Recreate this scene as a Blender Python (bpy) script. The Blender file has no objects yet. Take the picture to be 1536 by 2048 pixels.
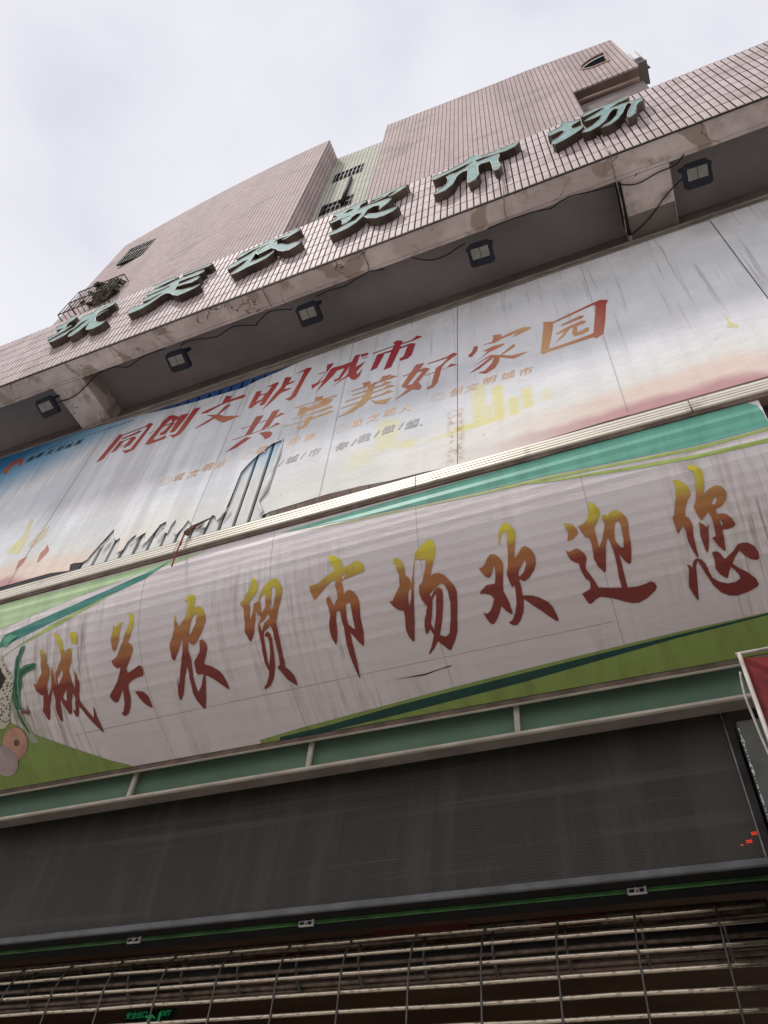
import bpy, bmesh, math, random
from mathutils import Vector, Matrix
R=math.radians
sc=bpy.context.scene
col=sc.collection
rnd=random.Random(7)
EYE=1.6                                  # eye height; heights below are given from the eye
# ---------------------------------------------------------------- camera
cd=bpy.data.cameras.new('camera'); cam=bpy.data.objects.new('camera',cd); col.objects.link(cam); sc.camera=cam
yaw,pitch,roll=-0.473849,0.877052,-0.115654
cy,sy,cp,sp,cr,sr=math.cos(yaw),math.sin(yaw),math.cos(pitch),math.sin(pitch),math.cos(roll),math.sin(roll)
fw=Vector((sy*cp,cy*cp,sp)); r0=Vector((cy,-sy,0)); dn=fw.cross(r0)
rt=cr*r0+sr*dn; dw=-sr*r0+cr*dn
cam.matrix_world=Matrix(((rt.x,-dw.x,-fw.x,0),(rt.y,-dw.y,-fw.y,0),(rt.z,-dw.z,-fw.z,EYE),(0,0,0,1)))
cd.sensor_fit='HORIZONTAL'; cd.sensor_width=36; cd.lens=1522.565/1536*36; cd.clip_start=.05; cd.clip_end=2000
# ---------------------------------------------------------------- sky, sun, exposure
SUN=Vector((0.30,0.37,-0.88)).normalized()        # direction the light travels
w=bpy.data.worlds.new('World'); sc.world=w; w.use_nodes=True
nt=w.node_tree; N=nt.nodes; N.clear()
out=N.new('ShaderNodeOutputWorld'); bg=N.new('ShaderNodeBackground'); bg.inputs[1].default_value=0.1
sk=N.new('ShaderNodeTexSky'); sk.sky_type='NISHITA'; sk.sun_disc=False
sk.sun_elevation=math.asin(-SUN.z); sk.sun_rotation=math.atan2(-SUN.x,-SUN.y)
tc=N.new('ShaderNodeTexCoord'); mp=N.new('ShaderNodeMapping'); mp.inputs['Scale'].default_value=(1,1,1.6); mp.inputs['Location'].default_value=(.3,.1,.2)
n1=N.new('ShaderNodeTexNoise'); n1.inputs['Scale'].default_value=2.3; n1.inputs['Detail'].default_value=6; n1.inputs['Roughness'].default_value=.5; n1.inputs['Distortion'].default_value=.25
rp=N.new('ShaderNodeValToRGB'); e=rp.color_ramp.elements
e[0].position=.30; e[0].color=(6.2,6.4,7.4,1); e[1].position=.62; e[1].color=(8.5,8.5,9.0,1)
x=e.new(.45); x.color=(7.7,7.7,8.4,1)
cv=N.new('ShaderNodeValToRGB'); cv.color_ramp.elements[0].position=.24; cv.color_ramp.elements[0].color=(.82,)*3+(1,); cv.color_ramp.elements[1].position=.36; cv.color_ramp.elements[1].color=(.98,)*3+(1,)
mx=N.new('ShaderNodeMix'); mx.data_type='RGBA'
L=nt.links.new
L(tc.outputs['Generated'],mp.inputs[0]); L(mp.outputs[0],n1.inputs[0]); L(n1.outputs[0],rp.inputs[0]); L(n1.outputs[0],cv.inputs[0])
L(cv.outputs[0],mx.inputs[0]); L(sk.outputs[0],mx.inputs[6]); L(rp.outputs[0],mx.inputs[7]); L(mx.outputs[2],bg.inputs[0]); L(bg.outputs[0],out.inputs[0])
sd=bpy.data.lights.new('sun','SUN'); sd.energy=2.6; sd.angle=R(5.0); sd.color=(1,.955,.9)
so=bpy.data.objects.new('sun',sd); col.objects.link(so); so.rotation_euler=SUN.to_track_quat('-Z','Y').to_euler(); so.location=(-4,-6,30)
sc.view_settings.view_transform='Standard'; sc.view_settings.look='None'; sc.view_settings.gamma=1; sc.view_settings.use_curve_mapping=False
sc.view_settings.exposure=0.08
# ---------------------------------------------------------------- traced outlines (millimetres in the plane of each sign)
BAN=[["城",[[[-4092,587],[-4112,584],[-4142,573],[-4145,554],[-4162,523],[-4170,485],[-4138,483],[-4104,495],[-4093,532],[-4090,583]],[[-4327,450],[-4291,474],[-4255,509],[-4231,558],[-4213,635],[-4193,618],[-4167,608],[-4150,614],[-4144,671],[-4156,719],[-4180,782],[-4158,919],[-4160,928],[-4140,859],[-4137,787],[-4136,786],[-4119,814],[-4116,821],[-4106,872],[-4109,897],[-4116,922],[-4137,976],[-4137,1011],[-4118,1071],[-4070,1163],[-4053,1124],[-4042,1075],[-4036,1100],[-4037,1159],[-4027,1288],[-4043,1279],[-4090,1200],[-4126,1129],[-4161,1052],[-4168,1063],[-4185,1104],[-4202,1128],[-4206,1129],[-4218,1126],[-4225,1095],[-4227,1068],[-4213,1076],[-4204,1074],[-4174,988],[-4184,936],[-4210,997],[-4242,1086],[-4260,1104],[-4274,1089],[-4308,967],[-4348,1138],[-4356,1144],[-4369,1124],[-4378,1070],[-4369,1015],[-4355,957],[-4364,866],[-4346,746],[-4335,712],[-4326,754],[-4322,837],[-4312,861],[-4310,841],[-4314,821],[-4306,769],[-4279,726],[-4243,675],[-4247,638],[-4265,576],[-4323,474]],[[-4450,562],[-4431,568],[-4403,594],[-4385,640],[-4386,685],[-4365,714],[-4356,752],[-4357,758],[-4399,827],[-4404,853],[-4415,927],[-4366,869],[-4365,875],[-4367,890],[-4371,907],[-4392,945],[-4458,1103],[-4473,1111],[-4483,1087],[-4495,1024],[-4484,1005],[-4457,915],[-4482,903],[-4506,874],[-4530,811],[-4511,820],[-4495,816],[-4437,745],[-4438,708],[-4435,629],[-4442,598],[-4451,588],[-4451,564]],[[-4231,749],[-4300,809],[-4298,830],[-4300,869],[-4263,823],[-4240,789]],[[-4213,853],[-4206,847],[-4211,839]],[[-4233,907],[-4269,939],[-4282,959],[-4283,964],[-4276,982],[-4260,988],[-4256,988],[-4255,987]]]],["关",[[[-3604,445],[-3582,472],[-3574,518],[-3581,564],[-3590,589],[-3610,636],[-3632,670],[-3609,679],[-3592,703],[-3591,708],[-3595,744],[-3621,786],[-3665,844],[-3668,856],[-3671,888],[-3621,874],[-3552,848],[-3537,863],[-3534,903],[-3539,920],[-3545,932],[-3595,934],[-3645,947],[-3686,967],[-3700,1075],[-3719,1123],[-3726,1137],[-3757,1181],[-3771,1190],[-3797,1199],[-3812,1187],[-3815,1168],[-3814,1166],[-3796,1159],[-3767,1106],[-3739,997],[-3812,1076],[-3818,1080],[-3840,1082],[-3844,1078],[-3859,1062],[-3870,1025],[-3849,1002],[-3775,933],[-3724,854],[-3720,834],[-3749,837],[-3752,836],[-3775,813],[-3786,782],[-3786,778],[-3781,771],[-3741,756],[-3700,697],[-3669,645],[-3645,583],[-3612,532],[-3611,494],[-3624,454],[-3620,451]],[[-3758,713],[-3770,678],[-3779,624],[-3771,585],[-3760,549],[-3759,503],[-3748,536],[-3731,527],[-3691,500],[-3670,503],[-3669,505],[-3691,535],[-3693,541],[-3711,645],[-3729,691]],[[-3545,1178],[-3568,1165],[-3600,1132],[-3625,1090],[-3646,1030],[-3613,1032],[-3582,1044],[-3577,1047],[-3560,1070],[-3550,1085],[-3544,1123]]]],["农",[[[-3064,422],[-3059,424],[-3041,445],[-3039,487],[-3047,529],[-3019,524],[-2992,532],[-2967,567],[-2952,604],[-2955,653],[-2991,712],[-3044,778],[-3073,794],[-3076,795],[-3094,785],[-3107,766],[-3113,760],[-3114,760],[-3129,821],[-3122,846],[-3119,895],[-3130,966],[-3141,1054],[-3140,1113],[-3135,1132],[-3098,1093],[-3049,1011],[-3053,1010],[-3085,1007],[-3097,1004],[-3107,983],[-3103,949],[-3103,916],[-3091,899],[-3067,881],[-3038,850],[-3021,771],[-3001,769],[-2994,775],[-2978,794],[-2970,838],[-2972,844],[-2992,883],[-3020,926],[-3022,945],[-2973,970],[-2923,1008],[-2902,1049],[-2888,1109],[-2886,1156],[-2888,1157],[-2903,1148],[-2988,1056],[-3036,1020],[-3086,1174],[-3120,1253],[-3128,1267],[-3142,1252],[-3169,1194],[-3181,1134],[-3164,977],[-3164,927],[-3166,929],[-3224,1050],[-3261,1129],[-3293,1166],[-3294,1166],[-3304,1149],[-3299,1105],[-3261,986],[-3260,984],[-3260,986],[-3268,1017],[-3272,1060],[-3175,821],[-3153,729],[-3156,730],[-3192,783],[-3248,871],[-3261,871],[-3274,848],[-3274,780],[-3269,745],[-3239,701],[-3220,645],[-3216,545],[-3184,642],[-3181,642],[-3149,616],[-3115,579],[-3103,540],[-3096,483],[-3107,456],[-3125,469],[-3126,468],[-3112,441],[-3092,419]],[[-3099,726],[-3070,696],[-3039,648],[-3025,604],[-3018,572],[-3055,593],[-3076,626],[-3098,700]]]],["贸",[[[-2373,1228],[-2386,1219],[-2430,1172],[-2449,1129],[-2477,1073],[-2450,1056],[-2441,1003],[-2440,886],[-2440,831],[-2450,780],[-2472,796],[-2509,814],[-2517,848],[-2524,924],[-2535,1060],[-2507,987],[-2497,956],[-2486,896],[-2486,856],[-2487,853],[-2508,848],[-2503,828],[-2483,817],[-2479,818],[-2463,837],[-2459,875],[-2474,1000],[-2484,1040],[-2493,1070],[-2524,1138],[-2533,1152],[-2571,1193],[-2615,1210],[-2623,1197],[-2598,1176],[-2586,1160],[-2565,1131],[-2546,1092],[-2557,1036],[-2556,961],[-2546,872],[-2548,793],[-2543,754],[-2515,721],[-2513,705],[-2527,695],[-2546,661],[-2564,742],[-2585,804],[-2609,846],[-2621,862],[-2633,847],[-2655,784],[-2643,723],[-2640,617],[-2664,591],[-2658,569],[-2637,561],[-2603,510],[-2574,469],[-2568,447],[-2573,416],[-2571,414],[-2544,421],[-2527,448],[-2518,485],[-2525,519],[-2594,595],[-2590,635],[-2604,722],[-2582,692],[-2561,631],[-2556,607],[-2529,600],[-2516,594],[-2516,573],[-2502,543],[-2476,504],[-2437,471],[-2428,464],[-2375,459],[-2356,477],[-2326,538],[-2330,588],[-2405,768],[-2402,862],[-2407,962],[-2411,1045],[-2417,1084],[-2394,1112],[-2374,1150],[-2368,1189]],[[-2380,525],[-2411,523],[-2414,576],[-2426,628],[-2436,658],[-2420,684],[-2417,682],[-2409,657],[-2383,582],[-2378,528]],[[-2503,691],[-2467,640],[-2458,561],[-2459,558],[-2466,554],[-2471,553],[-2492,563],[-2508,601],[-2503,640]],[[-2523,811],[-2521,810],[-2509,783],[-2492,754],[-2447,730],[-2451,695],[-2467,709],[-2491,736],[-2532,751]]]],["市",[[[-1911,1266],[-1918,1259],[-1925,1216],[-1935,1093],[-1932,995],[-1922,906],[-1925,841],[-1925,788],[-1949,790],[-1951,792],[-1962,830],[-1977,924],[-1987,960],[-2004,1006],[-2011,1002],[-2026,958],[-2028,899],[-2016,848],[-1999,803],[-1999,759],[-2008,722],[-2006,693],[-1988,678],[-1985,677],[-1960,747],[-1959,748],[-1957,747],[-1942,723],[-1922,703],[-1922,664],[-1929,618],[-1923,584],[-1944,576],[-1947,577],[-2007,617],[-2088,680],[-2090,679],[-2099,668],[-2115,616],[-2118,577],[-2051,571],[-2000,542],[-1934,517],[-1927,494],[-1963,420],[-1965,392],[-1961,389],[-1929,392],[-1895,419],[-1873,446],[-1865,475],[-1861,504],[-1807,496],[-1764,477],[-1760,478],[-1734,490],[-1713,511],[-1710,515],[-1704,549],[-1704,555],[-1711,568],[-1760,574],[-1867,591],[-1883,602],[-1875,629],[-1874,663],[-1876,695],[-1853,669],[-1828,667],[-1805,684],[-1784,723],[-1775,760],[-1783,813],[-1792,880],[-1794,950],[-1804,1006],[-1817,1051],[-1821,1051],[-1829,1044],[-1852,1007],[-1881,953],[-1887,945],[-1897,1140]],[[-1877,587],[-1859,580],[-1840,547],[-1871,554],[-1876,576]],[[-1848,929],[-1847,929],[-1840,765],[-1849,747],[-1874,757],[-1875,760],[-1884,821],[-1888,888],[-1861,923]]]],["场",[[[-1251,1198],[-1256,1197],[-1265,1192],[-1317,1123],[-1355,1164],[-1395,1197],[-1401,1192],[-1371,1151],[-1333,1079],[-1345,1034],[-1374,1065],[-1376,1064],[-1381,1048],[-1374,998],[-1370,980],[-1362,959],[-1343,931],[-1342,917],[-1328,893],[-1328,865],[-1341,891],[-1337,865],[-1351,840],[-1358,794],[-1351,755],[-1349,746],[-1324,731],[-1304,691],[-1283,632],[-1269,571],[-1285,587],[-1334,571],[-1344,570],[-1364,642],[-1387,759],[-1436,977],[-1470,1092],[-1483,1089],[-1497,1059],[-1499,1051],[-1505,998],[-1491,935],[-1487,883],[-1520,870],[-1550,840],[-1571,804],[-1546,803],[-1516,764],[-1477,717],[-1469,642],[-1485,595],[-1471,570],[-1497,568],[-1492,532],[-1473,530],[-1465,534],[-1444,552],[-1427,586],[-1425,595],[-1428,656],[-1408,680],[-1399,706],[-1399,717],[-1401,728],[-1402,747],[-1400,744],[-1349,567],[-1338,525],[-1295,491],[-1259,467],[-1232,455],[-1214,465],[-1210,469],[-1200,500],[-1199,529],[-1209,578],[-1236,638],[-1261,702],[-1236,693],[-1202,695],[-1172,715],[-1140,763],[-1121,798],[-1117,808],[-1112,839],[-1128,912],[-1176,1088],[-1210,1145]],[[-1261,1104],[-1252,1101],[-1229,1087],[-1196,999],[-1170,893],[-1169,825],[-1180,779],[-1198,762],[-1247,784],[-1293,815],[-1286,834],[-1251,791],[-1227,783],[-1205,802],[-1205,839],[-1224,911],[-1256,1003],[-1294,1085],[-1294,1087],[-1291,1088]],[[-1442,864],[-1420,813],[-1406,768],[-1405,761],[-1406,744],[-1427,769],[-1438,803],[-1439,812]],[[-1255,824],[-1257,824],[-1280,851],[-1300,921],[-1330,1000],[-1320,1046],[-1281,946],[-1250,831],[-1250,828]]]],["欢",[[[-717,472],[-686,499],[-672,533],[-671,541],[-671,575],[-703,697],[-707,717],[-679,695],[-648,658],[-628,653],[-609,667],[-601,675],[-585,704],[-578,741],[-587,782],[-602,809],[-607,815],[-641,848],[-671,866],[-687,863],[-706,846],[-708,847],[-707,899],[-711,949],[-708,951],[-677,957],[-650,965],[-643,969],[-613,985],[-570,1021],[-550,1062],[-539,1117],[-537,1152],[-552,1150],[-558,1144],[-584,1116],[-630,1061],[-711,972],[-722,1016],[-735,1054],[-765,1100],[-791,1123],[-797,1123],[-818,1121],[-841,1100],[-814,1087],[-782,1042],[-762,990],[-757,970],[-748,920],[-744,872],[-761,890],[-769,855],[-776,800],[-760,762],[-748,719],[-740,682],[-721,540],[-723,537],[-735,524],[-755,541],[-771,578],[-780,619],[-782,582],[-776,547],[-758,499],[-738,475]],[[-835,657],[-825,660],[-805,679],[-785,718],[-785,747],[-802,810],[-822,896],[-810,942],[-803,984],[-800,1045],[-802,1047],[-808,1049],[-812,1047],[-835,1023],[-858,986],[-880,1027],[-914,1070],[-933,1088],[-950,1085],[-953,1083],[-967,1050],[-980,999],[-958,1015],[-935,1002],[-909,969],[-892,934],[-891,929],[-907,904],[-939,889],[-969,883],[-970,880],[-962,868],[-916,838],[-863,841],[-851,807],[-846,789],[-840,749],[-843,723],[-857,760],[-876,790],[-881,794],[-894,798],[-909,786],[-917,773],[-929,751],[-940,721],[-935,721],[-924,725],[-921,725],[-898,708],[-873,675],[-854,656]],[[-642,736],[-659,752],[-699,800],[-706,821],[-700,832],[-668,809],[-660,797],[-645,771]]]],["迎",[[[-189,468],[-162,491],[-142,527],[-136,557],[-158,601],[-192,641],[-194,683],[-193,766],[-162,722],[-139,669],[-129,641],[-127,632],[-138,600],[-133,580],[-118,577],[-100,589],[-75,568],[-44,565],[-20,586],[4,633],[6,666],[-5,716],[-9,773],[-17,829],[-36,896],[-47,902],[-51,901],[-65,885],[-89,836],[-90,834],[-91,836],[-90,886],[-93,1037],[-33,1044],[11,1038],[45,1029],[65,1046],[69,1072],[54,1092],[-4,1127],[-51,1142],[-91,1136],[-128,1118],[-195,1081],[-257,1059],[-285,1066],[-320,1088],[-333,1087],[-336,1084],[-345,1061],[-359,1016],[-305,998],[-296,965],[-299,947],[-316,933],[-326,895],[-329,885],[-333,834],[-354,822],[-374,802],[-386,769],[-388,737],[-386,738],[-377,750],[-374,752],[-356,749],[-326,741],[-302,757],[-284,787],[-280,814],[-296,854],[-301,876],[-284,913],[-272,945],[-255,999],[-182,1019],[-126,1031],[-124,1030],[-126,972],[-118,892],[-117,802],[-128,720],[-130,721],[-152,764],[-190,915],[-193,917],[-202,916],[-226,878],[-240,824],[-235,800],[-231,738],[-234,701],[-237,698],[-256,688],[-272,653],[-281,615],[-280,612],[-245,601],[-218,574],[-199,531]],[[-57,799],[-56,798],[-44,755],[-39,686],[-41,643],[-53,634],[-65,642],[-70,648],[-83,687],[-87,700],[-93,748],[-72,795]],[[-365,572],[-341,576],[-315,590],[-296,626],[-293,651],[-297,657],[-324,678],[-358,687],[-360,686],[-365,681],[-351,640]]]],["您",[[[418,394],[443,396],[470,420],[485,449],[486,487],[457,600],[493,574],[529,563],[547,570],[553,572],[556,575],[569,598],[575,629],[573,636],[561,663],[534,690],[531,692],[494,702],[493,703],[492,731],[518,734],[543,745],[563,776],[573,810],[564,823],[561,825],[526,830],[499,825],[497,826],[494,883],[486,943],[484,948],[477,946],[453,909],[434,858],[435,857],[454,855],[455,851],[459,813],[460,750],[455,707],[454,706],[433,723],[407,747],[401,746],[391,713],[383,664],[388,649],[404,630],[423,559],[439,479],[438,445],[426,428],[411,413]],[[335,951],[329,951],[315,911],[302,846],[306,786],[298,755],[296,756],[283,769],[261,795],[257,774],[255,724],[255,694],[257,690],[264,684],[285,631],[303,579],[317,522],[316,493],[312,465],[312,464],[334,471],[365,494],[384,528],[390,563],[383,591],[360,615],[338,655],[324,699],[343,725],[350,762],[339,818],[337,878],[336,947]],[[517,628],[497,642],[483,662],[483,665],[490,677],[493,675],[511,656],[514,646]],[[500,810],[508,790],[503,769],[502,768],[495,774],[498,802]],[[389,936],[382,924],[375,833],[383,791],[385,758],[385,753],[386,752],[405,769],[420,794],[437,780],[426,805],[417,853],[401,914]],[[651,994],[647,1027],[635,1038],[606,1027],[578,1001],[556,962],[524,995],[504,1025],[503,1028],[529,1060],[573,1100],[603,1141],[612,1179],[597,1192],[552,1209],[488,1220],[447,1210],[410,1185],[404,1178],[374,1129],[353,1065],[325,969],[309,1001],[278,1194],[277,1198],[270,1198],[256,1159],[244,1109],[251,1071],[264,1023],[267,999],[263,977],[278,987],[286,1002],[298,974],[313,959],[328,956],[346,967],[363,996],[371,1049],[380,1085],[410,1117],[452,1137],[493,1137],[500,1135],[525,1121],[523,1098],[491,1043],[476,1068],[460,1105],[449,1102],[424,1075],[408,1036],[415,987],[412,943],[414,941],[423,937],[445,944],[456,963],[468,991],[470,992],[491,981],[524,958],[555,926],[584,923],[612,931],[637,955]]]]]
CHN=[["城",[[[-5864,7987],[-5654,8082],[-5554,8171],[-5554,8461],[-5537,8466],[-5406,8449],[-5370,8505],[-5364,8587],[-5310,8545],[-5297,8483],[-5293,8478],[-5243,8504],[-5205,8563],[-5170,8584],[-5120,8547],[-5097,8468],[-5102,8457],[-5231,8387],[-5282,8340],[-5312,8416],[-5316,8421],[-5317,8412],[-5283,8286],[-5259,8213],[-5256,8304],[-5133,8339],[-5200,8273],[-5255,8196],[-5241,8154],[-5191,8053],[-5115,7974],[-5100,7963],[-5040,7939],[-4981,7928],[-5035,7842],[-5111,7816],[-5196,7837],[-5246,7871],[-5250,7877],[-5255,7893],[-5322,8124],[-5329,8037],[-5373,7919],[-5448,7852],[-5500,7863],[-5519,7934],[-5518,7948],[-5478,8026],[-5433,8155],[-5371,8230],[-5372,8235],[-5375,8237],[-5435,8244],[-5484,8200],[-5513,8101],[-5546,8063],[-5550,8067],[-5552,8083],[-5554,8159],[-5562,8102],[-5604,7983],[-5621,7974],[-5742,7922],[-5822,7936]],[[-5892,8033],[-5927,8121],[-5812,8191],[-5794,8292],[-5904,8315],[-5931,8350],[-5948,8430],[-5843,8442],[-5811,8524],[-5810,8542],[-5822,8639],[-5739,8605],[-5701,8553],[-5697,8543],[-5706,8463],[-5758,8422],[-5766,8346],[-5742,8260],[-5643,8266],[-5639,8261],[-5639,8256],[-5707,8152]]]],["关",[[[-4135,8508],[-4132,8552],[-3899,8545],[-3777,8572],[-3723,8517],[-3764,8465],[-4112,8496],[-4124,8498]],[[-4677,7881],[-4684,7955],[-4655,8038],[-4566,7989],[-4440,7990],[-4336,8076],[-4285,8132],[-4349,8129],[-4448,8082],[-4531,8081],[-4569,8136],[-4570,8166],[-4563,8183],[-4498,8216],[-4388,8225],[-4233,8279],[-4235,8292],[-4240,8302],[-4255,8306],[-4481,8264],[-4554,8273],[-4562,8282],[-4578,8310],[-4580,8372],[-4476,8378],[-4315,8362],[-4258,8387],[-4258,8406],[-4238,8396],[-4198,8415],[-4114,8418],[-3907,8419],[-3812,8396],[-3805,8386],[-3784,8339],[-3784,8334],[-3861,8294],[-3994,8317],[-4122,8315],[-4122,8301],[-4110,8229],[-3967,8218],[-3843,8233],[-3802,8204],[-3812,8124],[-3884,8100],[-4000,8141],[-4100,8156],[-4097,8131],[-4100,8069],[-4077,8047],[-3969,7968],[-3806,7911],[-3715,7910],[-3712,7905],[-3764,7847],[-3880,7820],[-3974,7814],[-4061,7900],[-4141,8012],[-4211,8068],[-4272,8047],[-4368,7922],[-4481,7845],[-4642,7842],[-4650,7848]],[[-4198,8529],[-4201,8486],[-4312,8477],[-4431,8437],[-4477,8407],[-4520,8457],[-4531,8476],[-4550,8522],[-4545,8573],[-4476,8567],[-4373,8587]]]],["农",[[[-2578,8530],[-2575,8466],[-2663,8410],[-2735,8349],[-2768,8355],[-2775,8358],[-2776,8363],[-2725,8420],[-2720,8427],[-2723,8433],[-2837,8444],[-2892,8411],[-2851,8386],[-2828,8278],[-2824,8267],[-2789,8240],[-2750,8204],[-2650,8093],[-2567,8080],[-2473,8022],[-2526,7943],[-2600,7897],[-2611,7897],[-2691,7939],[-2759,8021],[-2811,8123],[-2882,8209],[-3043,8157],[-3079,8250],[-3083,8257],[-3094,8200],[-3100,8062],[-3110,8010],[-3019,7989],[-2924,8000],[-2850,8047],[-2823,8078],[-2819,8070],[-2825,8006],[-2882,7918],[-2990,7882],[-3091,7868],[-3224,7813],[-3285,7814],[-3294,7827],[-3305,7851],[-3306,7859],[-3196,8003],[-3160,8121],[-3220,8131],[-3301,8069],[-3397,8041],[-3406,8065],[-3391,8178],[-3284,8224],[-3186,8284],[-3109,8362],[-3069,8426],[-3176,8418],[-3259,8350],[-3349,8301],[-3352,8304],[-3354,8312],[-3334,8458],[-3130,8490],[-3012,8530],[-2964,8583],[-2957,8578],[-2902,8498],[-2777,8530],[-2652,8546]],[[-2951,8418],[-3038,8412],[-3077,8284],[-3027,8366]]]],["贸",[[[-1289,8579],[-1314,8511],[-1382,8454],[-1485,8384],[-1492,8386],[-1497,8397],[-1497,8405],[-1419,8517],[-1416,8525],[-1421,8527],[-1486,8527],[-1544,8447],[-1727,8384],[-1629,8356],[-1494,8333],[-1457,8297],[-1488,8203],[-1549,8119],[-1580,8061],[-1582,8064],[-1584,8202],[-1586,8218],[-1591,8225],[-1660,8265],[-1724,8224],[-1766,8051],[-1824,7937],[-1926,7857],[-2039,7838],[-2113,7846],[-2139,7898],[-2134,7940],[-2052,7948],[-1963,8001],[-1851,8039],[-1797,8141],[-1785,8195],[-1789,8202],[-1853,8234],[-1904,8170],[-1917,8112],[-1952,8051],[-2004,8053],[-2007,8074],[-2013,8165],[-2047,8262],[-1998,8253],[-1934,8261],[-2042,8277],[-2155,8260],[-2163,8267],[-2197,8320],[-2105,8352],[-2107,8358],[-2130,8372],[-2134,8379],[-2107,8425],[-2121,8463],[-2165,8512],[-2182,8552],[-2182,8561],[-2006,8560],[-1857,8610],[-1768,8592],[-1784,8546],[-1844,8489],[-1842,8408],[-1864,8367],[-1738,8383],[-1698,8430],[-1574,8495],[-1656,8491],[-1708,8508],[-1714,8516],[-1723,8543],[-1703,8563],[-1557,8588],[-1410,8589]],[[-1746,8039],[-1713,8072],[-1625,7994],[-1596,7978],[-1509,7946],[-1402,7939],[-1354,7928],[-1415,7839],[-1510,7806],[-1596,7826],[-1701,7937]],[[-2032,8446],[-1983,8406],[-1935,8432],[-1926,8472],[-1973,8508],[-2027,8465]]]],["市",[[[-63,8512],[-65,8503],[-115,8412],[-206,8381],[-309,8409],[-441,8465],[-544,8465],[-543,8457],[-511,8386],[-409,8387],[-286,8374],[-282,8302],[-307,8173],[-298,8070],[-279,7963],[-303,7866],[-352,7872],[-364,7950],[-368,8128],[-383,8243],[-475,8267],[-510,8227],[-511,8093],[-505,7941],[-544,7822],[-618,7797],[-625,7834],[-627,7855],[-614,8226],[-616,8232],[-672,8243],[-722,8188],[-747,8101],[-779,7955],[-855,7845],[-941,7845],[-980,7871],[-945,7926],[-857,8013],[-834,8099],[-828,8175],[-844,8279],[-844,8289],[-824,8322],[-746,8294],[-645,8340],[-586,8437],[-564,8458],[-640,8452],[-789,8402],[-888,8379],[-971,8351],[-1004,8390],[-1006,8398],[-1010,8454],[-991,8504],[-920,8471],[-660,8560],[-600,8673],[-535,8662],[-470,8563],[-440,8532],[-308,8522],[-174,8523],[-67,8537]]]],["场",[[[1151,8339],[1124,8262],[1069,8211],[1038,8114],[1009,7953],[959,7894],[934,7897],[934,7963],[970,8111],[1038,8294],[1037,8302],[1011,8348],[977,8314],[915,8114],[855,7985],[767,7901],[682,7906],[707,7944],[781,7992],[865,8141],[908,8305],[872,8345],[818,8281],[747,8078],[679,7989],[583,7945],[514,7986],[534,8037],[622,8079],[702,8188],[710,8201],[752,8321],[752,8328],[695,8308],[624,8307],[585,8319],[584,8325],[620,8376],[708,8428],[807,8512],[805,8520],[773,8548],[604,8491],[569,8527],[604,8588],[711,8625],[856,8599],[977,8597],[1053,8575],[1053,8569],[1024,8515],[936,8508],[844,8428],[946,8413],[1049,8381]],[[558,8183],[515,8110],[416,8028],[333,7979],[251,7951],[230,8021],[240,8098],[304,8128],[372,8240],[373,8249],[368,8304],[364,8313],[325,8322],[246,8297],[216,8334],[217,8424],[219,8430],[255,8429],[321,8442],[372,8507],[391,8601],[415,8589],[420,8579],[434,8516],[557,8463],[540,8413],[473,8370],[446,8304],[445,8255],[451,8241],[478,8222],[556,8225]]]]]
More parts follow.
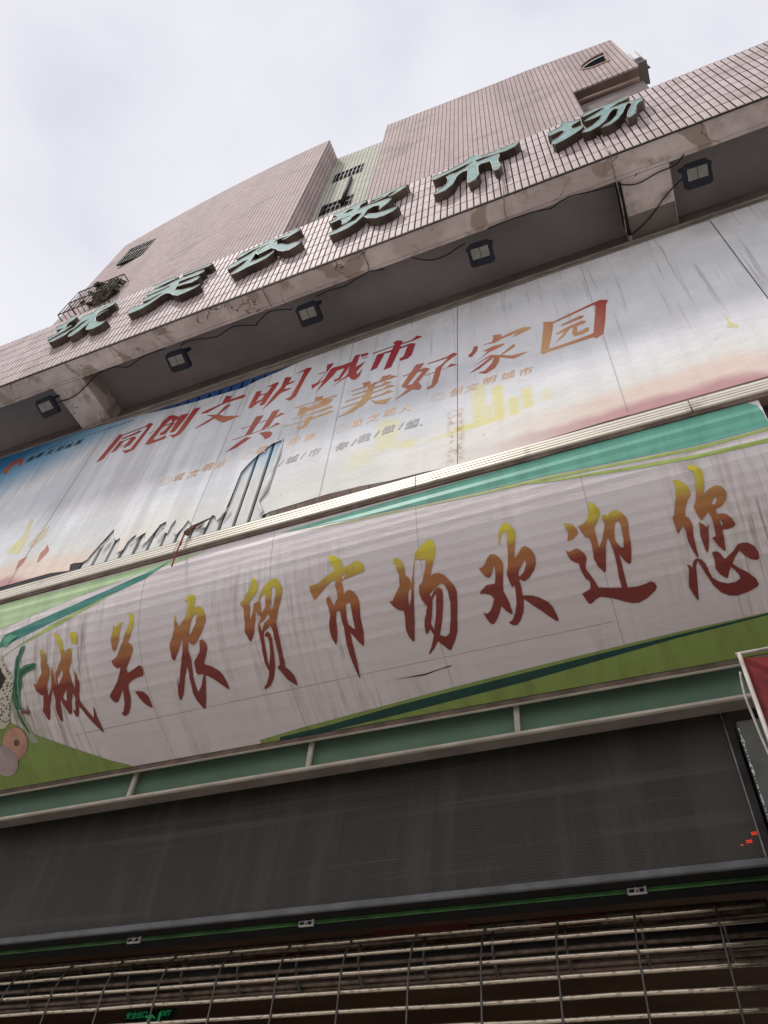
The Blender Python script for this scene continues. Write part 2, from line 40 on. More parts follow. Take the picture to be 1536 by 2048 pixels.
BIL=[["同",[[[-5025,6286],[-5024,6353],[-4936,6776],[-4865,6742],[-4618,6763],[-4585,6766],[-4542,6810],[-4476,6756],[-4475,6752],[-4487,6727],[-4554,6331],[-4560,6309],[-4663,6283],[-4666,6288],[-4674,6313],[-4677,6320],[-4734,6368],[-4619,6344],[-4615,6344],[-4613,6347],[-4538,6723],[-4540,6726],[-4577,6744],[-4585,6745],[-4865,6721],[-4952,6332],[-4957,6324]],[[-4854,6656],[-4853,6658],[-4839,6661],[-4667,6691],[-4642,6711],[-4601,6675],[-4646,6651],[-4832,6635],[-4840,6635]],[[-4881,6394],[-4860,6605],[-4797,6593],[-4679,6613],[-4626,6574],[-4662,6435],[-4740,6412],[-4742,6414],[-4741,6422],[-4724,6495],[-4786,6455],[-4789,6463],[-4791,6474],[-4721,6502],[-4701,6586],[-4791,6574],[-4818,6424]]]],["创",[[[-3884,6776],[-3980,6330],[-3984,6324],[-4022,6301],[-4075,6287],[-4082,6287],[-4084,6316],[-4138,6364],[-4139,6367],[-4053,6353],[-4049,6357],[-3973,6790],[-3969,6794]],[[-4007,6720],[-4086,6425],[-4091,6412],[-4154,6421],[-4133,6675],[-4180,6648],[-4179,6645],[-4153,6610],[-4152,6607],[-4207,6424],[-4282,6434],[-4289,6477],[-4287,6481],[-4242,6517],[-4212,6615],[-4301,6606],[-4304,6599],[-4324,6523],[-4347,6385],[-4344,6382],[-4289,6366],[-4197,6394],[-4192,6388],[-4166,6349],[-4182,6327],[-4372,6312],[-4427,6336],[-4420,6413],[-4368,6629],[-4370,6634],[-4366,6634],[-4357,6644],[-4352,6742],[-4294,6822],[-4235,6808],[-4130,6715],[-4126,6747],[-4124,6750]],[[-4307,6626],[-4200,6642],[-4201,6647],[-4237,6733],[-4284,6645]],[[-4463,6560],[-4390,6615],[-4442,6556]]]],["文",[[[-3835,6622],[-3819,6645],[-3815,6647],[-3602,6700],[-3600,6711],[-3589,6845],[-3504,6788],[-3515,6720],[-3350,6736],[-3314,6707],[-3313,6667],[-3316,6666],[-3449,6678],[-3592,6672],[-3752,6594]],[[-3819,6324],[-3806,6348],[-3644,6455],[-3644,6458],[-3649,6462],[-3739,6542],[-3600,6482],[-3537,6617],[-3485,6620],[-3472,6590],[-3473,6586],[-3574,6473],[-3574,6468],[-3475,6384],[-3394,6349],[-3269,6288],[-3461,6262],[-3511,6303],[-3612,6416],[-3676,6373]]]],["明",[[[-2787,6331],[-2787,6333],[-2783,6334],[-2732,6339],[-2730,6341],[-2688,6554],[-2657,6803],[-2658,6805],[-2755,6808],[-2757,6810],[-2629,6860],[-2571,6830],[-2579,6791],[-2613,6661],[-2663,6318],[-2716,6262]],[[-3029,6247],[-2946,6494],[-2888,6621],[-2877,6808],[-2869,6806],[-2794,6770],[-2800,6702],[-2812,6671],[-2811,6669],[-2733,6662],[-2749,6631],[-2826,6614],[-2830,6611],[-2836,6551],[-2754,6535],[-2751,6532],[-2752,6528],[-2772,6505],[-2863,6492],[-2928,6378]],[[-3206,6385],[-3216,6427],[-3190,6702],[-3187,6703],[-3123,6687],[-3124,6615],[-3123,6608],[-3047,6597],[-3043,6600],[-3012,6709],[-3077,6724],[-3080,6727],[-2965,6763],[-2933,6739],[-2944,6680],[-3021,6361],[-3067,6361],[-3070,6366],[-3084,6410],[-3063,6461],[-3122,6430],[-3165,6376]],[[-3061,6580],[-3126,6577],[-3146,6476],[-3080,6494]]]],["城",[[[-1940,6742],[-1940,6707],[-1941,6699],[-2005,6691],[-2008,6696],[-2031,6757],[-2028,6758]],[[-1955,6572],[-2037,6413],[-2037,6409],[-2018,6366],[-2014,6359],[-1975,6437],[-1972,6440],[-1991,6306],[-2029,6264],[-2067,6287],[-2112,6376],[-2266,6280],[-2273,6278],[-2126,6417],[-2125,6421],[-2125,6562],[-2127,6564],[-2141,6568],[-2130,6558],[-2130,6556],[-2196,6367],[-2199,6363],[-2262,6355],[-2263,6357],[-2264,6398],[-2263,6404],[-2222,6409],[-2220,6412],[-2179,6574],[-2188,6575],[-2260,6572],[-2285,6500],[-2437,6272],[-2438,6274],[-2416,6353],[-2390,6459],[-2498,6358],[-2517,6442],[-2517,6448],[-2461,6454],[-2383,6604],[-2395,6774],[-2393,6781],[-2315,6764],[-2334,6707],[-2444,6446],[-2385,6476],[-2345,6644],[-2342,6649],[-2311,6669],[-2219,6654],[-2112,6665],[-2108,6674],[-2090,6768],[-2087,6776],[-2085,6777],[-2032,6766],[-2044,6632],[-2058,6523]],[[-2018,6660],[-1934,6659],[-1947,6646],[-1950,6645]],[[-2471,6630],[-2473,6640],[-2471,6642],[-2398,6637],[-2397,6634],[-2395,6620],[-2396,6618],[-2466,6627],[-2470,6628]]]],["市",[[[-1373,6699],[-1457,6681],[-1601,6676],[-1591,6644],[-1592,6635],[-1591,6633],[-1540,6634],[-1488,6639],[-1440,6602],[-1467,6397],[-1474,6386],[-1506,6348],[-1580,6347],[-1581,6349],[-1592,6392],[-1590,6395],[-1555,6415],[-1551,6419],[-1520,6604],[-1598,6601],[-1600,6600],[-1602,6589],[-1668,6282],[-1741,6272],[-1742,6277],[-1689,6597],[-1787,6608],[-1785,6605],[-1766,6596],[-1760,6591],[-1817,6359],[-1820,6356],[-1879,6343],[-1883,6344],[-1879,6371],[-1837,6632],[-1684,6632],[-1682,6633],[-1672,6695],[-1889,6679],[-1891,6679],[-1891,6682],[-1890,6698],[-1657,6711],[-1656,6714],[-1682,6781],[-1636,6797],[-1576,6745],[-1585,6700],[-1482,6700],[-1433,6759]]]],["共",[[[-3250,5842],[-3254,5855],[-3252,5857],[-3118,5860],[-3094,6008],[-3195,6006],[-3197,6009],[-3200,6021],[-3114,6017],[-3093,6018],[-3090,6034],[-3070,6158],[-3068,6163],[-2979,6145],[-3009,6021],[-2914,6024],[-2887,6161],[-2884,6164],[-2804,6157],[-2831,6035],[-2780,6080],[-2728,6038],[-2823,6013],[-2836,6011],[-2864,5890],[-2939,5862],[-2932,5861],[-2849,5863],[-2790,5916],[-2743,5869],[-2742,5867],[-2742,5866],[-2818,5854]],[[-3050,5861],[-3047,5860],[-2946,5862],[-2917,6010],[-3013,6009]],[[-2958,5824],[-2893,5813],[-2835,5788],[-2832,5786],[-2798,5744],[-2811,5683],[-2859,5669],[-2864,5676],[-2897,5735],[-2950,5810]],[[-3031,5784],[-3167,5680],[-3276,5653],[-3278,5654],[-3195,5746],[-3098,5823]]]],["享",[[[-2191,6081],[-2191,6056],[-2193,6053],[-2302,6065],[-2279,6051],[-2274,6050],[-2221,6022],[-2261,5945],[-2473,5940],[-2509,5906],[-2580,5914],[-2572,6062],[-2486,6024],[-2340,6059],[-2337,6062],[-2335,6068],[-2366,6073],[-2637,6077],[-2639,6081],[-2640,6092],[-2421,6088],[-2420,6089],[-2420,6097],[-2426,6152],[-2426,6160],[-2425,6162],[-2347,6147],[-2346,6145],[-2346,6089],[-2345,6087],[-2260,6081],[-2192,6083]],[[-2360,6035],[-2476,6019],[-2483,6000],[-2366,6016]],[[-2631,5884],[-2632,5893],[-2631,5894],[-2442,5885],[-2230,5906],[-2201,5869],[-2309,5855],[-2626,5881],[-2630,5882]],[[-2186,5790],[-2254,5776],[-2415,5769],[-2437,5672],[-2515,5652],[-2519,5657],[-2548,5715],[-2482,5696],[-2477,5764],[-2478,5766],[-2685,5790],[-2703,5793],[-2704,5795],[-2706,5802],[-2704,5804],[-2507,5783],[-2490,5781],[-2477,5783],[-2476,5785],[-2473,5834],[-2470,5836],[-2404,5828],[-2404,5825],[-2410,5794],[-2282,5814],[-2218,5821]]]],["美",[[[-2142,5660],[-2062,5697],[-1954,5788],[-1947,5800],[-1949,5802],[-2115,5796],[-2116,5808],[-1938,5820],[-1902,5896],[-1903,5898],[-2088,5892],[-2091,5893],[-2092,5902],[-2091,5904],[-1897,5914],[-1886,5971],[-1887,5973],[-2024,5971],[-2026,5973],[-2027,5983],[-1884,5993],[-1880,6006],[-1871,6053],[-2040,6048],[-2043,6050],[-2044,6060],[-2043,6062],[-1900,6072],[-1924,6080],[-1926,6082],[-1942,6141],[-1944,6152],[-1865,6138],[-1855,6111],[-1853,6105],[-1869,6077],[-1868,6075],[-1840,6076],[-1804,6091],[-1803,6089],[-1803,6081],[-1802,6079],[-1767,6082],[-1742,6151],[-1739,6154],[-1654,6136],[-1651,6134],[-1679,6102],[-1713,6088],[-1714,6085],[-1678,6088],[-1648,6113],[-1585,6068],[-1661,6060],[-1806,6055],[-1813,6000],[-1812,5998],[-1736,6003],[-1708,6043],[-1645,6000],[-1636,5993],[-1718,5976],[-1815,5974],[-1816,5973],[-1818,5962],[-1822,5922],[-1822,5918],[-1715,5923],[-1677,5966],[-1606,5912],[-1603,5908],[-1824,5900],[-1834,5829],[-1833,5827],[-1828,5827],[-1724,5834],[-1670,5867],[-1613,5815],[-1612,5812],[-1681,5812],[-1846,5806],[-1848,5805],[-1892,5741],[-1995,5675]],[[-1829,5790],[-1827,5790],[-1780,5745],[-1777,5743],[-1690,5716],[-1623,5719],[-1621,5717],[-1677,5640],[-1774,5693]]]],["好",[[[-1291,5661],[-1296,5699],[-1296,5702],[-1260,5708],[-1258,5711],[-1230,5918],[-1231,5920],[-1234,5920],[-1322,5911],[-1323,5924],[-1229,5927],[-1221,5982],[-1219,5990],[-1168,6023],[-1106,6107],[-1300,6108],[-1302,6112],[-1303,6122],[-1122,6133],[-1059,6171],[-1021,6124],[-1021,6122],[-1024,6119],[-1072,6082],[-1134,6029],[-1165,5972],[-1171,5933],[-1170,5931],[-1165,5931],[-1120,5934],[-1081,5986],[-1027,5931],[-1026,5928],[-1099,5933],[-1171,5926],[-1172,5923],[-1200,5728],[-1236,5667]],[[-1595,5655],[-1533,5713],[-1477,5777],[-1478,5780],[-1530,5838],[-1542,5852],[-1473,6029],[-1536,6026],[-1537,6038],[-1467,6043],[-1416,6171],[-1335,6152],[-1383,6048],[-1332,6066],[-1283,6022],[-1280,6018],[-1383,5836],[-1378,5835],[-1375,5829],[-1343,5743],[-1363,5702],[-1365,5700],[-1369,5702],[-1428,5742],[-1498,5702]],[[-1346,6006],[-1393,6023],[-1395,6022],[-1486,5841],[-1433,5835],[-1425,5864]]]],["家",[[[-804,6119],[-759,6139],[-706,6136],[-689,6202],[-697,6258],[-697,6259],[-613,6226],[-612,6223],[-621,6173],[-529,6206],[-417,6223],[-361,6188],[-348,6162],[-352,6158],[-387,6137],[-523,6098],[-525,6098],[-526,6100],[-483,6153],[-483,6155],[-483,6155],[-615,6137],[-684,6102],[-752,6126]],[[-598,6041],[-596,6023],[-596,6021],[-631,6000],[-641,5995],[-727,5971],[-847,5888],[-789,5940],[-750,5992],[-751,5994],[-790,6020],[-791,6022],[-694,6057],[-601,6044],[-599,6044]],[[-405,5767],[-460,5743],[-529,5722],[-577,5757],[-645,5821],[-655,5755],[-694,5668],[-696,5665],[-775,5617],[-841,5670],[-844,5674],[-779,5678],[-720,5766],[-695,5853],[-829,5735],[-920,5703],[-919,5706],[-725,5876],[-725,5878],[-726,5878],[-790,5855],[-882,5795],[-883,5796],[-882,5797],[-805,5864],[-729,5912],[-643,5858],[-521,5977],[-504,5953],[-518,5916],[-628,5848],[-545,5787],[-466,5781]],[[-917,5997],[-924,6030],[-889,6071],[-869,6156],[-856,6159],[-842,6158],[-830,6124],[-845,6055],[-891,5980]]]],["园",[[[313,6222],[285,6147],[236,5864],[196,5679],[193,5672],[130,5633],[129,5636],[116,5668],[114,5669],[-263,5655],[-291,5638],[-311,5679],[-311,5685],[-248,6131],[-245,6198],[-159,6150],[181,6253],[251,6268],[255,6267]],[[-239,5719],[-217,5704],[-196,5705],[1,5717],[124,5736],[126,5746],[200,6157],[200,6164],[197,6214],[183,6212],[-162,6115],[-164,6109],[-188,5967]]]],["元",[[[97,6077],[69,6043],[65,6042],[-94,6019],[-109,6044],[62,6103]],[[-184,5773],[-86,5911],[-149,5898],[-165,5912],[-167,5916],[-167,5917],[-79,5969],[54,6003],[58,6004],[66,5999],[99,5978],[76,5942],[15,5934],[14,5931],[14,5873],[3,5837],[44,5837],[88,5866],[103,5841],[104,5838],[92,5792],[90,5788],[35,5769],[-24,5782],[-32,5811],[-38,5835],[-18,5925],[-40,5934],[-43,5931],[-110,5822]]]]]
PROF=[[29984,42037,0],[30028,41610,430],[30079,41190,853],[30137,40778,1269],[30202,40373,1679],[30275,39977,2081],[30356,39590,2477],[30446,39211,2867],[30545,38841,3250],[30654,38479,3628],[30773,38126,4000],[30901,37782,4367],[31041,37447,4731],[31192,37120,5091],[31354,36801,5448],[31527,36491,5803],[31713,36189,6158],[31911,35895,6513],[32122,35608,6868],[32346,35329,7226],[32583,35057,7587],[32834,34792,7953],[33098,34532,8323],[33377,34279,8700],[33670,34031,9084],[33978,33788,9476],[34300,33550,9877],[34638,33315,10288],[34991,33084,10710],[35359,32856,11143],[35743,32630,11589],[36144,32406,12047],[36560,32183,12519],[36992,31961,13006],[37441,31738,13507],[37906,31515,14023],[38388,31290,14555],[38887,31062,15103],[39403,30832,15668],[39774,30668,16073]]
VINYL=[[-8190,7221],[-8190,7215],[-5746,7209],[-4744,7086],[-4300,6995],[-4023,6959],[-3713,6931],[-3393,6904],[-3248,6955],[-2978,7005],[-2849,7044],[-2683,7070],[-1613,7094],[-589,7104],[830,7123],[2380,7124],[2380,4491],[648,4480],[-4,4477],[-545,4454],[-1015,4445],[-1287,4480],[-1551,4490],[-1794,4525],[-2072,4541],[-2302,4529],[-2564,4520],[-2653,4492],[-2640,4543],[-2708,4696],[-2694,4822],[-2673,5037],[-2661,5188],[-2662,5323],[-2643,5454],[-2648,5570],[-2765,5554],[-2858,5470],[-2942,5355],[-3004,5234],[-3013,4855],[-3024,4668],[-3054,4621],[-3074,4600],[-3100,4662],[-3142,4701],[-3160,4551],[-3218,4564],[-3189,4582],[-3328,4596],[-3317,4636],[-3385,4728],[-3405,4662],[-3429,4611],[-3449,4566],[-3497,4616],[-3511,4728],[-3527,4789],[-3551,4729],[-3556,4624],[-3594,4645],[-3605,4736],[-3632,4806],[-3684,4779],[-3714,4688],[-3750,4589],[-3797,4546],[-3805,4608],[-3794,4654],[-3808,4726],[-3831,4717],[-3903,4669],[-3907,4734],[-3945,4708],[-3972,4653],[-3978,4576],[-3999,4551],[-4046,4561],[-4059,4658],[-4089,4756],[-4124,4734],[-4188,4825],[-4219,4921],[-4292,4753],[-4345,4610],[-4350,4572],[-4392,4548],[-4499,4571],[-4532,4563],[-4502,4479],[-4727,4520],[-4947,4521],[-5284,4519],[-5741,4506]]
TEARR=[[-2653,4492],[-2640,4543],[-2708,4696],[-2694,4822],[-2673,5037],[-2661,5188],[-2662,5323],[-2643,5454],[-2648,5570]]
SKY=[["y",[[-879,5411],[-782,5443],[-780,5168],[-755,5116],[-727,5305],[-697,5367],[-643,5335],[-638,5152],[-641,4893],[-762,4891],[-875,4873],[-1003,4879],[-1050,4903],[-1040,5221],[-1009,5229],[-940,5080],[-885,5100]]],["y",[[-620,5111],[-530,5107],[-533,4912],[-627,4909]]],["y",[[-512,5183],[-474,5199],[-434,5125],[-423,5008],[-426,4926],[-510,4918]]],["o",[[-1222,4948],[-1036,4926],[-942,4901],[-942,4867],[-1050,4886],[-1213,4862]]],["y",[[-1772,5410],[-1629,5329],[-1555,5223],[-1510,4928],[-1589,4849],[-1647,4843],[-1757,4921]]],["y",[[-1517,4966],[-1412,4978],[-1347,4919],[-1340,4868],[-1503,4877]]],["y",[[1038,5489],[1037,5404],[1040,5361],[1042,5276],[1081,5208],[1060,5167],[1001,5225],[1028,5287]]],["y",[[-5547,5050],[-5482,5170],[-5436,5285],[-5504,5545],[-5443,5514],[-5346,5224],[-5312,4957]]],["o",[[-5264,5051],[-5249,5167],[-5202,5259],[-5127,5312],[-5095,5148],[-5184,5003]]],["r",[[-4993,4736],[-5024,4879],[-4998,4918],[-4993,4985],[-4920,4877],[-4933,4815],[-4965,4746]]],["r",[[-5216,4685],[-5256,4856],[-5175,4890],[-5175,4796],[-5210,4735]]]]
LOGO=[[[-6585,6780],[-6607,6869],[-6578,6936],[-6564,6990],[-6501,7012],[-6400,7006],[-6337,6867],[-6342,6810],[-6404,6867],[-6429,6939],[-6479,6921],[-6506,6863],[-6507,6736]]]
TXT=[["◎",-3868,5473,105,"t"],["说",-3725,5474,105,"t"],["文",-3562,5457,105,"t"],["明",-3422,5487,105,"t"],["话",-3275,5476,105,"t"],["◎",-2981,5473,105,"t"],["做",-2863,5503,105,"t"],["明",-2532,5477,105,"t"],["事",-2378,5465,105,"t"],["◎",-2070,5459,105,"t"],["做",-1930,5466,105,"t"],["文",-1776,5465,105,"t"],["明",-1626,5472,105,"t"],["人",-1481,5466,105,"t"],["◎",-1193,5482,108,"t"],["创",-1037,5482,108,"t"],["文",-900,5468,108,"t"],["明",-751,5493,108,"t"],["城",-597,5483,108,"t"],["市",-451,5459,108,"t"],["/",-2601,5179,105,"k"],["城",-2497,5190,105,"k"],["/",-2394,5193,105,"k"],["市",-2286,5194,105,"k"],["你",-2032,5169,105,"k"],["/",-1923,5168,105,"k"],["我",-1831,5189,105,"k"],["/",-1720,5193,105,"k"],["做",-1620,5209,105,"k"],["/",-1509,5198,105,"k"],["起",-1409,5183,105,"k"],[".",-1329,5128,105,"k"],["鼎",-6247,6906,95,"d"],["都",-6119,6927,95,"d"],["友",-5965,6926,95,"d"],["朋",-5825,6920,95,"d"],["城",-5695,6919,95,"d"],["服",-5555,6922,95,"d"]]
BANDS=[["lime_pale",[[-5250,32],[-5039,18],[-4501,42],[-3856,37],[-3314,43],[-2977,39],[-3302,87],[-3576,97],[-4200,172],[-4917,294],[-5127,297]]],["teal",[[-5081,439],[-4877,421],[-4843,360],[-4317,265],[-3570,118],[-3312,48],[-3534,167],[-4020,282],[-4389,359],[-4817,459],[-5070,483]]],["lime",[[-5056,576],[-4852,558],[-4779,532],[-4383,382],[-3755,212],[-4015,301],[-4329,407],[-4756,516],[-4851,574],[-5053,608]]],["teal_pale",[[-2373,64],[-2048,56],[-1296,44],[-363,22],[284,8],[850,20],[906,75],[918,174],[920,261],[523,267],[84,232],[-385,193],[-889,178],[-1279,155],[-1806,121]]],["lime",[[-2369,90],[-1805,136],[-1280,169],[-890,191],[-387,206],[81,244],[520,278],[917,272],[911,290],[514,300],[77,263],[-390,227],[-891,204],[-1280,178],[-1805,145]]],["lime",[[-852,154],[-391,235],[71,294],[506,333],[894,346],[885,374],[498,361],[66,316],[-393,251]]],["olive",[[-2470,1543],[-1884,1497],[-1337,1455],[-826,1421],[-347,1394],[103,1371],[648,1354],[540,1862],[-170,1863],[-1136,1866],[-1855,1887],[-2806,1921],[-2803,1579]]],["teal_dark",[[-2644,1583],[-2283,1562],[-1705,1505],[-1344,1479],[-833,1445],[-352,1413],[99,1387],[647,1360],[645,1370],[94,1409],[-363,1456],[-850,1506],[-1365,1546],[-1728,1574],[-2104,1596],[-2419,1617],[-2658,1622]]],["olive",[[-5102,949],[-4923,1021],[-4836,1057],[-4689,1179],[-4589,1231],[-4342,1374],[-4082,1521],[-3916,1598],[-3903,1719],[-4555,1778],[-7350,1828],[-7350,1840]]]]
VEG=[["leaf",[[-4641,500],[-4600,500],[-4608,542],[-4632,588],[-4653,648],[-4640,678],[-4595,655],[-4506,654],[-4482,669],[-4500,704],[-4580,717],[-4628,743],[-4637,804],[-4667,862],[-4688,923],[-4688,980],[-4719,1004],[-4743,971],[-4756,896],[-4726,802],[-4703,737],[-4698,667],[-4682,578],[-4661,554]]],["stem",[[-4756,896],[-4743,971],[-4690,987],[-4686,1084],[-4661,1171],[-4637,1237],[-4642,1271],[-4676,1265],[-4708,1256],[-4722,1168],[-4745,1073],[-4778,994]]],["leaf_dark",[[-4644,510],[-4635,512],[-4654,584],[-4672,686],[-4691,809],[-4701,906],[-4712,897],[-4709,806],[-4687,683],[-4668,581]]],["leaf_dark",[[-4643,705],[-4577,676],[-4493,667],[-4489,675],[-4570,695],[-4635,728],[-4659,786],[-4682,881],[-4689,872],[-4673,784]]],["leaf_pale",[[-4653,676],[-4647,677],[-4667,785],[-4679,881],[-4687,959],[-4696,957],[-4691,879],[-4676,783]]],["leaf_dark",[[-4741,949],[-4730,958],[-4703,1081],[-4680,1176],[-4690,1178],[-4722,1085]]],["spud_eye",[[-4697,993],[-4672,976],[-4660,969],[-4661,978],[-4679,997],[-4642,988],[-4626,952],[-4629,991],[-4609,1009],[-4626,1031],[-4643,1041],[-4647,1024],[-4665,1017],[-4700,1015]]],["net",[[-5053,469],[-4825,551],[-4793,622],[-4739,688],[-4707,736],[-4713,777],[-4749,869],[-4785,934],[-4826,1052],[-4899,1099],[-5137,1096]]],["shade",[[-5036,576],[-4848,611],[-4811,675],[-4778,723],[-4820,772],[-4864,813],[-5042,782]]],["potato",[[-4758,1287],[-4788,1322],[-4824,1349],[-4864,1367],[-4903,1374],[-4937,1368],[-4965,1351],[-4982,1323],[-4989,1288],[-4984,1248],[-4968,1208],[-4943,1171],[-4911,1140],[-4874,1118],[-4836,1107],[-4799,1107],[-4767,1119],[-4743,1141],[-4730,1171],[-4727,1208],[-4737,1248]]],["spud_eye",[[-4809,1238],[-4821,1254],[-4838,1263],[-4854,1263],[-4864,1254],[-4866,1238],[-4858,1220],[-4843,1207],[-4826,1203],[-4812,1208],[-4806,1221]]],["mushroom",[[-4914,1421],[-4942,1453],[-4977,1477],[-5016,1491],[-5056,1494],[-5093,1484],[-5123,1464],[-5144,1434],[-5154,1398],[-5153,1359],[-5140,1320],[-5117,1285],[-5086,1258],[-5050,1239],[-5011,1232],[-4972,1236],[-4938,1251],[-4912,1275],[-4895,1307],[-4889,1345],[-4896,1383]]],["teal_leaf",[[-4813,480],[-4831,384],[-4770,374],[-4692,406],[-4737,428],[-4784,463]]]]
CRACK=[[[-1681,1322],[-1469,1322],[-1292,1307],[-1272,1297],[-1472,1332]]]
CAB=[[[-5831,2700,7312],[-5708,2672,7312],[-5622,2681,7312],[-5488,2665,7312],[-5312,2609,7312],[-5119,2535,7312],[-4969,2509,7312],[-4813,2518,7311],[-4730,2554,7312],[-4669,2563,7311],[-4457,2515,7312],[-4176,2514,7312]],[[-3985,2539,7312],[-3845,2527,7312],[-3566,2584,7312],[-3335,2546,7312],[-3099,2613,7312],[-3089,2605,7312],[-2888,2529,7312],[-2654,2586,7312]],[[-2358,2544,7312],[-2201,2534,7312],[-2040,2548,7312],[-1877,2514,7312],[-1754,2494,7312],[-1694,2505,7312],[-1605,2522,7312]],[[-1309,2509,7312],[-1148,2596,7312],[-982,2605,7312],[-875,2577,7312],[-779,2561,7312]],[[-536,2500,7312],[-336,2495,7312],[-98,2502,7312],[68,2526,7312],[149,2499,7312],[285,2489,7312],[471,2513,7312],[652,2530,7312],[827,2587,7312],[1011,2557,7312],[1172,2543,7312],[1254,2481,7312]],[[1263,2653,7312],[1069,2767,7312],[877,2933,7311],[696,3027,7312]]]
CORD=[[[637,2262,7981],[643,2262,7633],[658,2262,7344],[659,2405,7312],[670,2734,7312],[658,3033,7312]],[[-304,2262,7871],[-307,2264,7312],[-340,2410,7312],[-342,2483,7312]],[[-1774,2262,7362],[-1742,2338,7312],[-1733,2432,7312],[-1754,2494,7312]],[[-2845,2280,7312],[-2846,2393,7312],[-2843,2499,7312]],[[-4100,2267,7312],[-4082,2397,7312],[-4032,2490,7311]],[[-5384,2262,7337],[-5335,2378,7312],[-5277,2486,7312]]]
FLOOD=[[-5815,2541,7200],[-4050,2548,7199],[-2473,2552,7200],[-657,2563,7200],[1315,2548,7200]]
LANCET=[[2011,25728],[2132,26023],[2282,26201],[2493,26359],[2752,26403],[2695,25184],[2537,25210],[2294,25208],[2108,25347],[2024,25500]]
# ---------------------------------------------------------------- material helpers
class G:
    def __init__(s,name,rough=.7,spec=.3,metal=0):
        s.m=bpy.data.materials.new(name); s.m.use_nodes=True; s.t=s.m.node_tree; s.b=s.t.nodes['Principled BSDF']
        s.b.inputs['Roughness'].default_value=rough; s.b.inputs['Specular IOR Level'].default_value=spec; s.b.inputs['Metallic'].default_value=metal
        s.g=s.t.nodes.new('ShaderNodeNewGeometry'); s.pos=s.g.outputs['Position']
    def n(s,t,**k):
        o=s.t.nodes.new('ShaderNode'+t)
        for a,v in k.items(): setattr(o,a,v)
        return o
    def l(s,a,b):
        if hasattr(a,'is_output'): s.t.links.new(a,b)
        else: b.default_value=a
    def math(s,op,a,b=0,c=0,clamp=False):
        o=s.n('Math',operation=op,use_clamp=clamp); s.l(a,o.inputs[0]); s.l(b,o.inputs[1]); s.l(c,o.inputs[2]); return o.outputs[0]
    def map(s,scale=(1,1,1),loc=(0,0,0),src=None):
        o=s.n('Mapping'); s.l(src or s.pos,o.inputs[0]); o.inputs['Scale'].default_value=scale; o.inputs['Location'].default_value=loc; return o.outputs[0]
    def noise(s,scale,detail=4,rough=.55,vec=None,dist=0):
        o=s.n('TexNoise'); s.l(vec or s.pos,o.inputs[0]); o.inputs['Scale'].default_value=scale; o.inputs['Detail'].default_value=detail; o.inputs['Roughness'].default_value=rough; o.inputs['Distortion'].default_value=dist; return o.outputs[0]
    def ss(s,v,a,b):
        o=s.n('MapRange',interpolation_type='SMOOTHSTEP'); s.l(v,o.inputs[0])
        for i,q in enumerate((a,b,0.,1.)): s.l(q,o.inputs[i+1])
        return o.outputs[0]
    def mix(s,f,a,b,blend='MIX'):
        o=s.n('Mix',data_type='RGBA',blend_type=blend)
        s.l(f,o.inputs[0])
        for i,q in ((6,a),(7,b)):
            if isinstance(q,tuple): o.inputs[i].default_value=q+(1,)*(4-len(q))
            else: s.l(q,o.inputs[i])
        return o.outputs[2]
    def xyz(s,v=None):
        o=s.n('SeparateXYZ'); s.l(v or s.pos,o.inputs[0]); return o.outputs
    def base(s,c):
        if isinstance(c,tuple): s.b.inputs['Base Color'].default_value=c+(1,)
        else: s.l(c,s.b.inputs['Base Color'])
    def bump(s,h,strength=.3,dist=.01,prev=None):
        o=s.n('Bump'); o.inputs['Strength'].default_value=strength; o.inputs['Distance'].default_value=dist; s.l(h,o.inputs['Height'])
        if prev: s.l(prev,o.inputs['Normal'])
        s.l(o.outputs[0],s.b.inputs['Normal']); return o.outputs[0]
def simple(name,c,c2=None,scale=8,rough=.7,spec=.3,metal=0,bump=0,lo=.35,hi=.7,vec=None):
    g=G(name,rough,spec,metal)
    if c2:
        n=g.noise(scale,5,.6,g.map(vec) if vec else None); g.base(g.mix(g.ss(n,lo,hi),c,c2))
        if bump: g.bump(n,bump,.01)
    else: g.base(c)
    return g.m
M={}
# pink facade tile: each tile its own tone, dust and drip stains
g=G('pink_tile',.62,.14)
X,Y,Z=g.xyz(); TP,TR=.0661,.2281
cell=g.n('CombineXYZ'); g.l(g.math('FLOOR',g.math('DIVIDE',X,TP)),cell.inputs[0]); g.l(g.math('FLOOR',g.math('DIVIDE',g.math('SUBTRACT',Z,7.325+EYE),TR)),cell.inputs[1])
wn=g.n('TexWhiteNoise',noise_dimensions='3D'); g.l(cell.outputs[0],wn.inputs[0])
c=g.mix(g.math('MULTIPLY',wn.outputs[0],1),(.56,.465,.465),(.66,.555,.55))
c=g.mix(g.ss(g.noise(3.0,5,.6),.45,.75),c,(.44,.34,.33))
c=g.mix(g.math('MULTIPLY',g.ss(g.noise(1.6,6,.65,g.map((3,3,.35))),.52,.75),.55),c,(.25,.19,.16))
lowz=g.ss(Z,7.9+EYE,7.33+EYE); c=g.mix(g.math('MULTIPLY',lowz,.25),c,(.5,.40,.30))
g.base(c); g.bump(g.noise(60,2),.08,.003); M['tile']=g.m
M['grout']=simple('dark_grout',(.022,.017,.017),(.05,.038,.036),30,.9,.1)
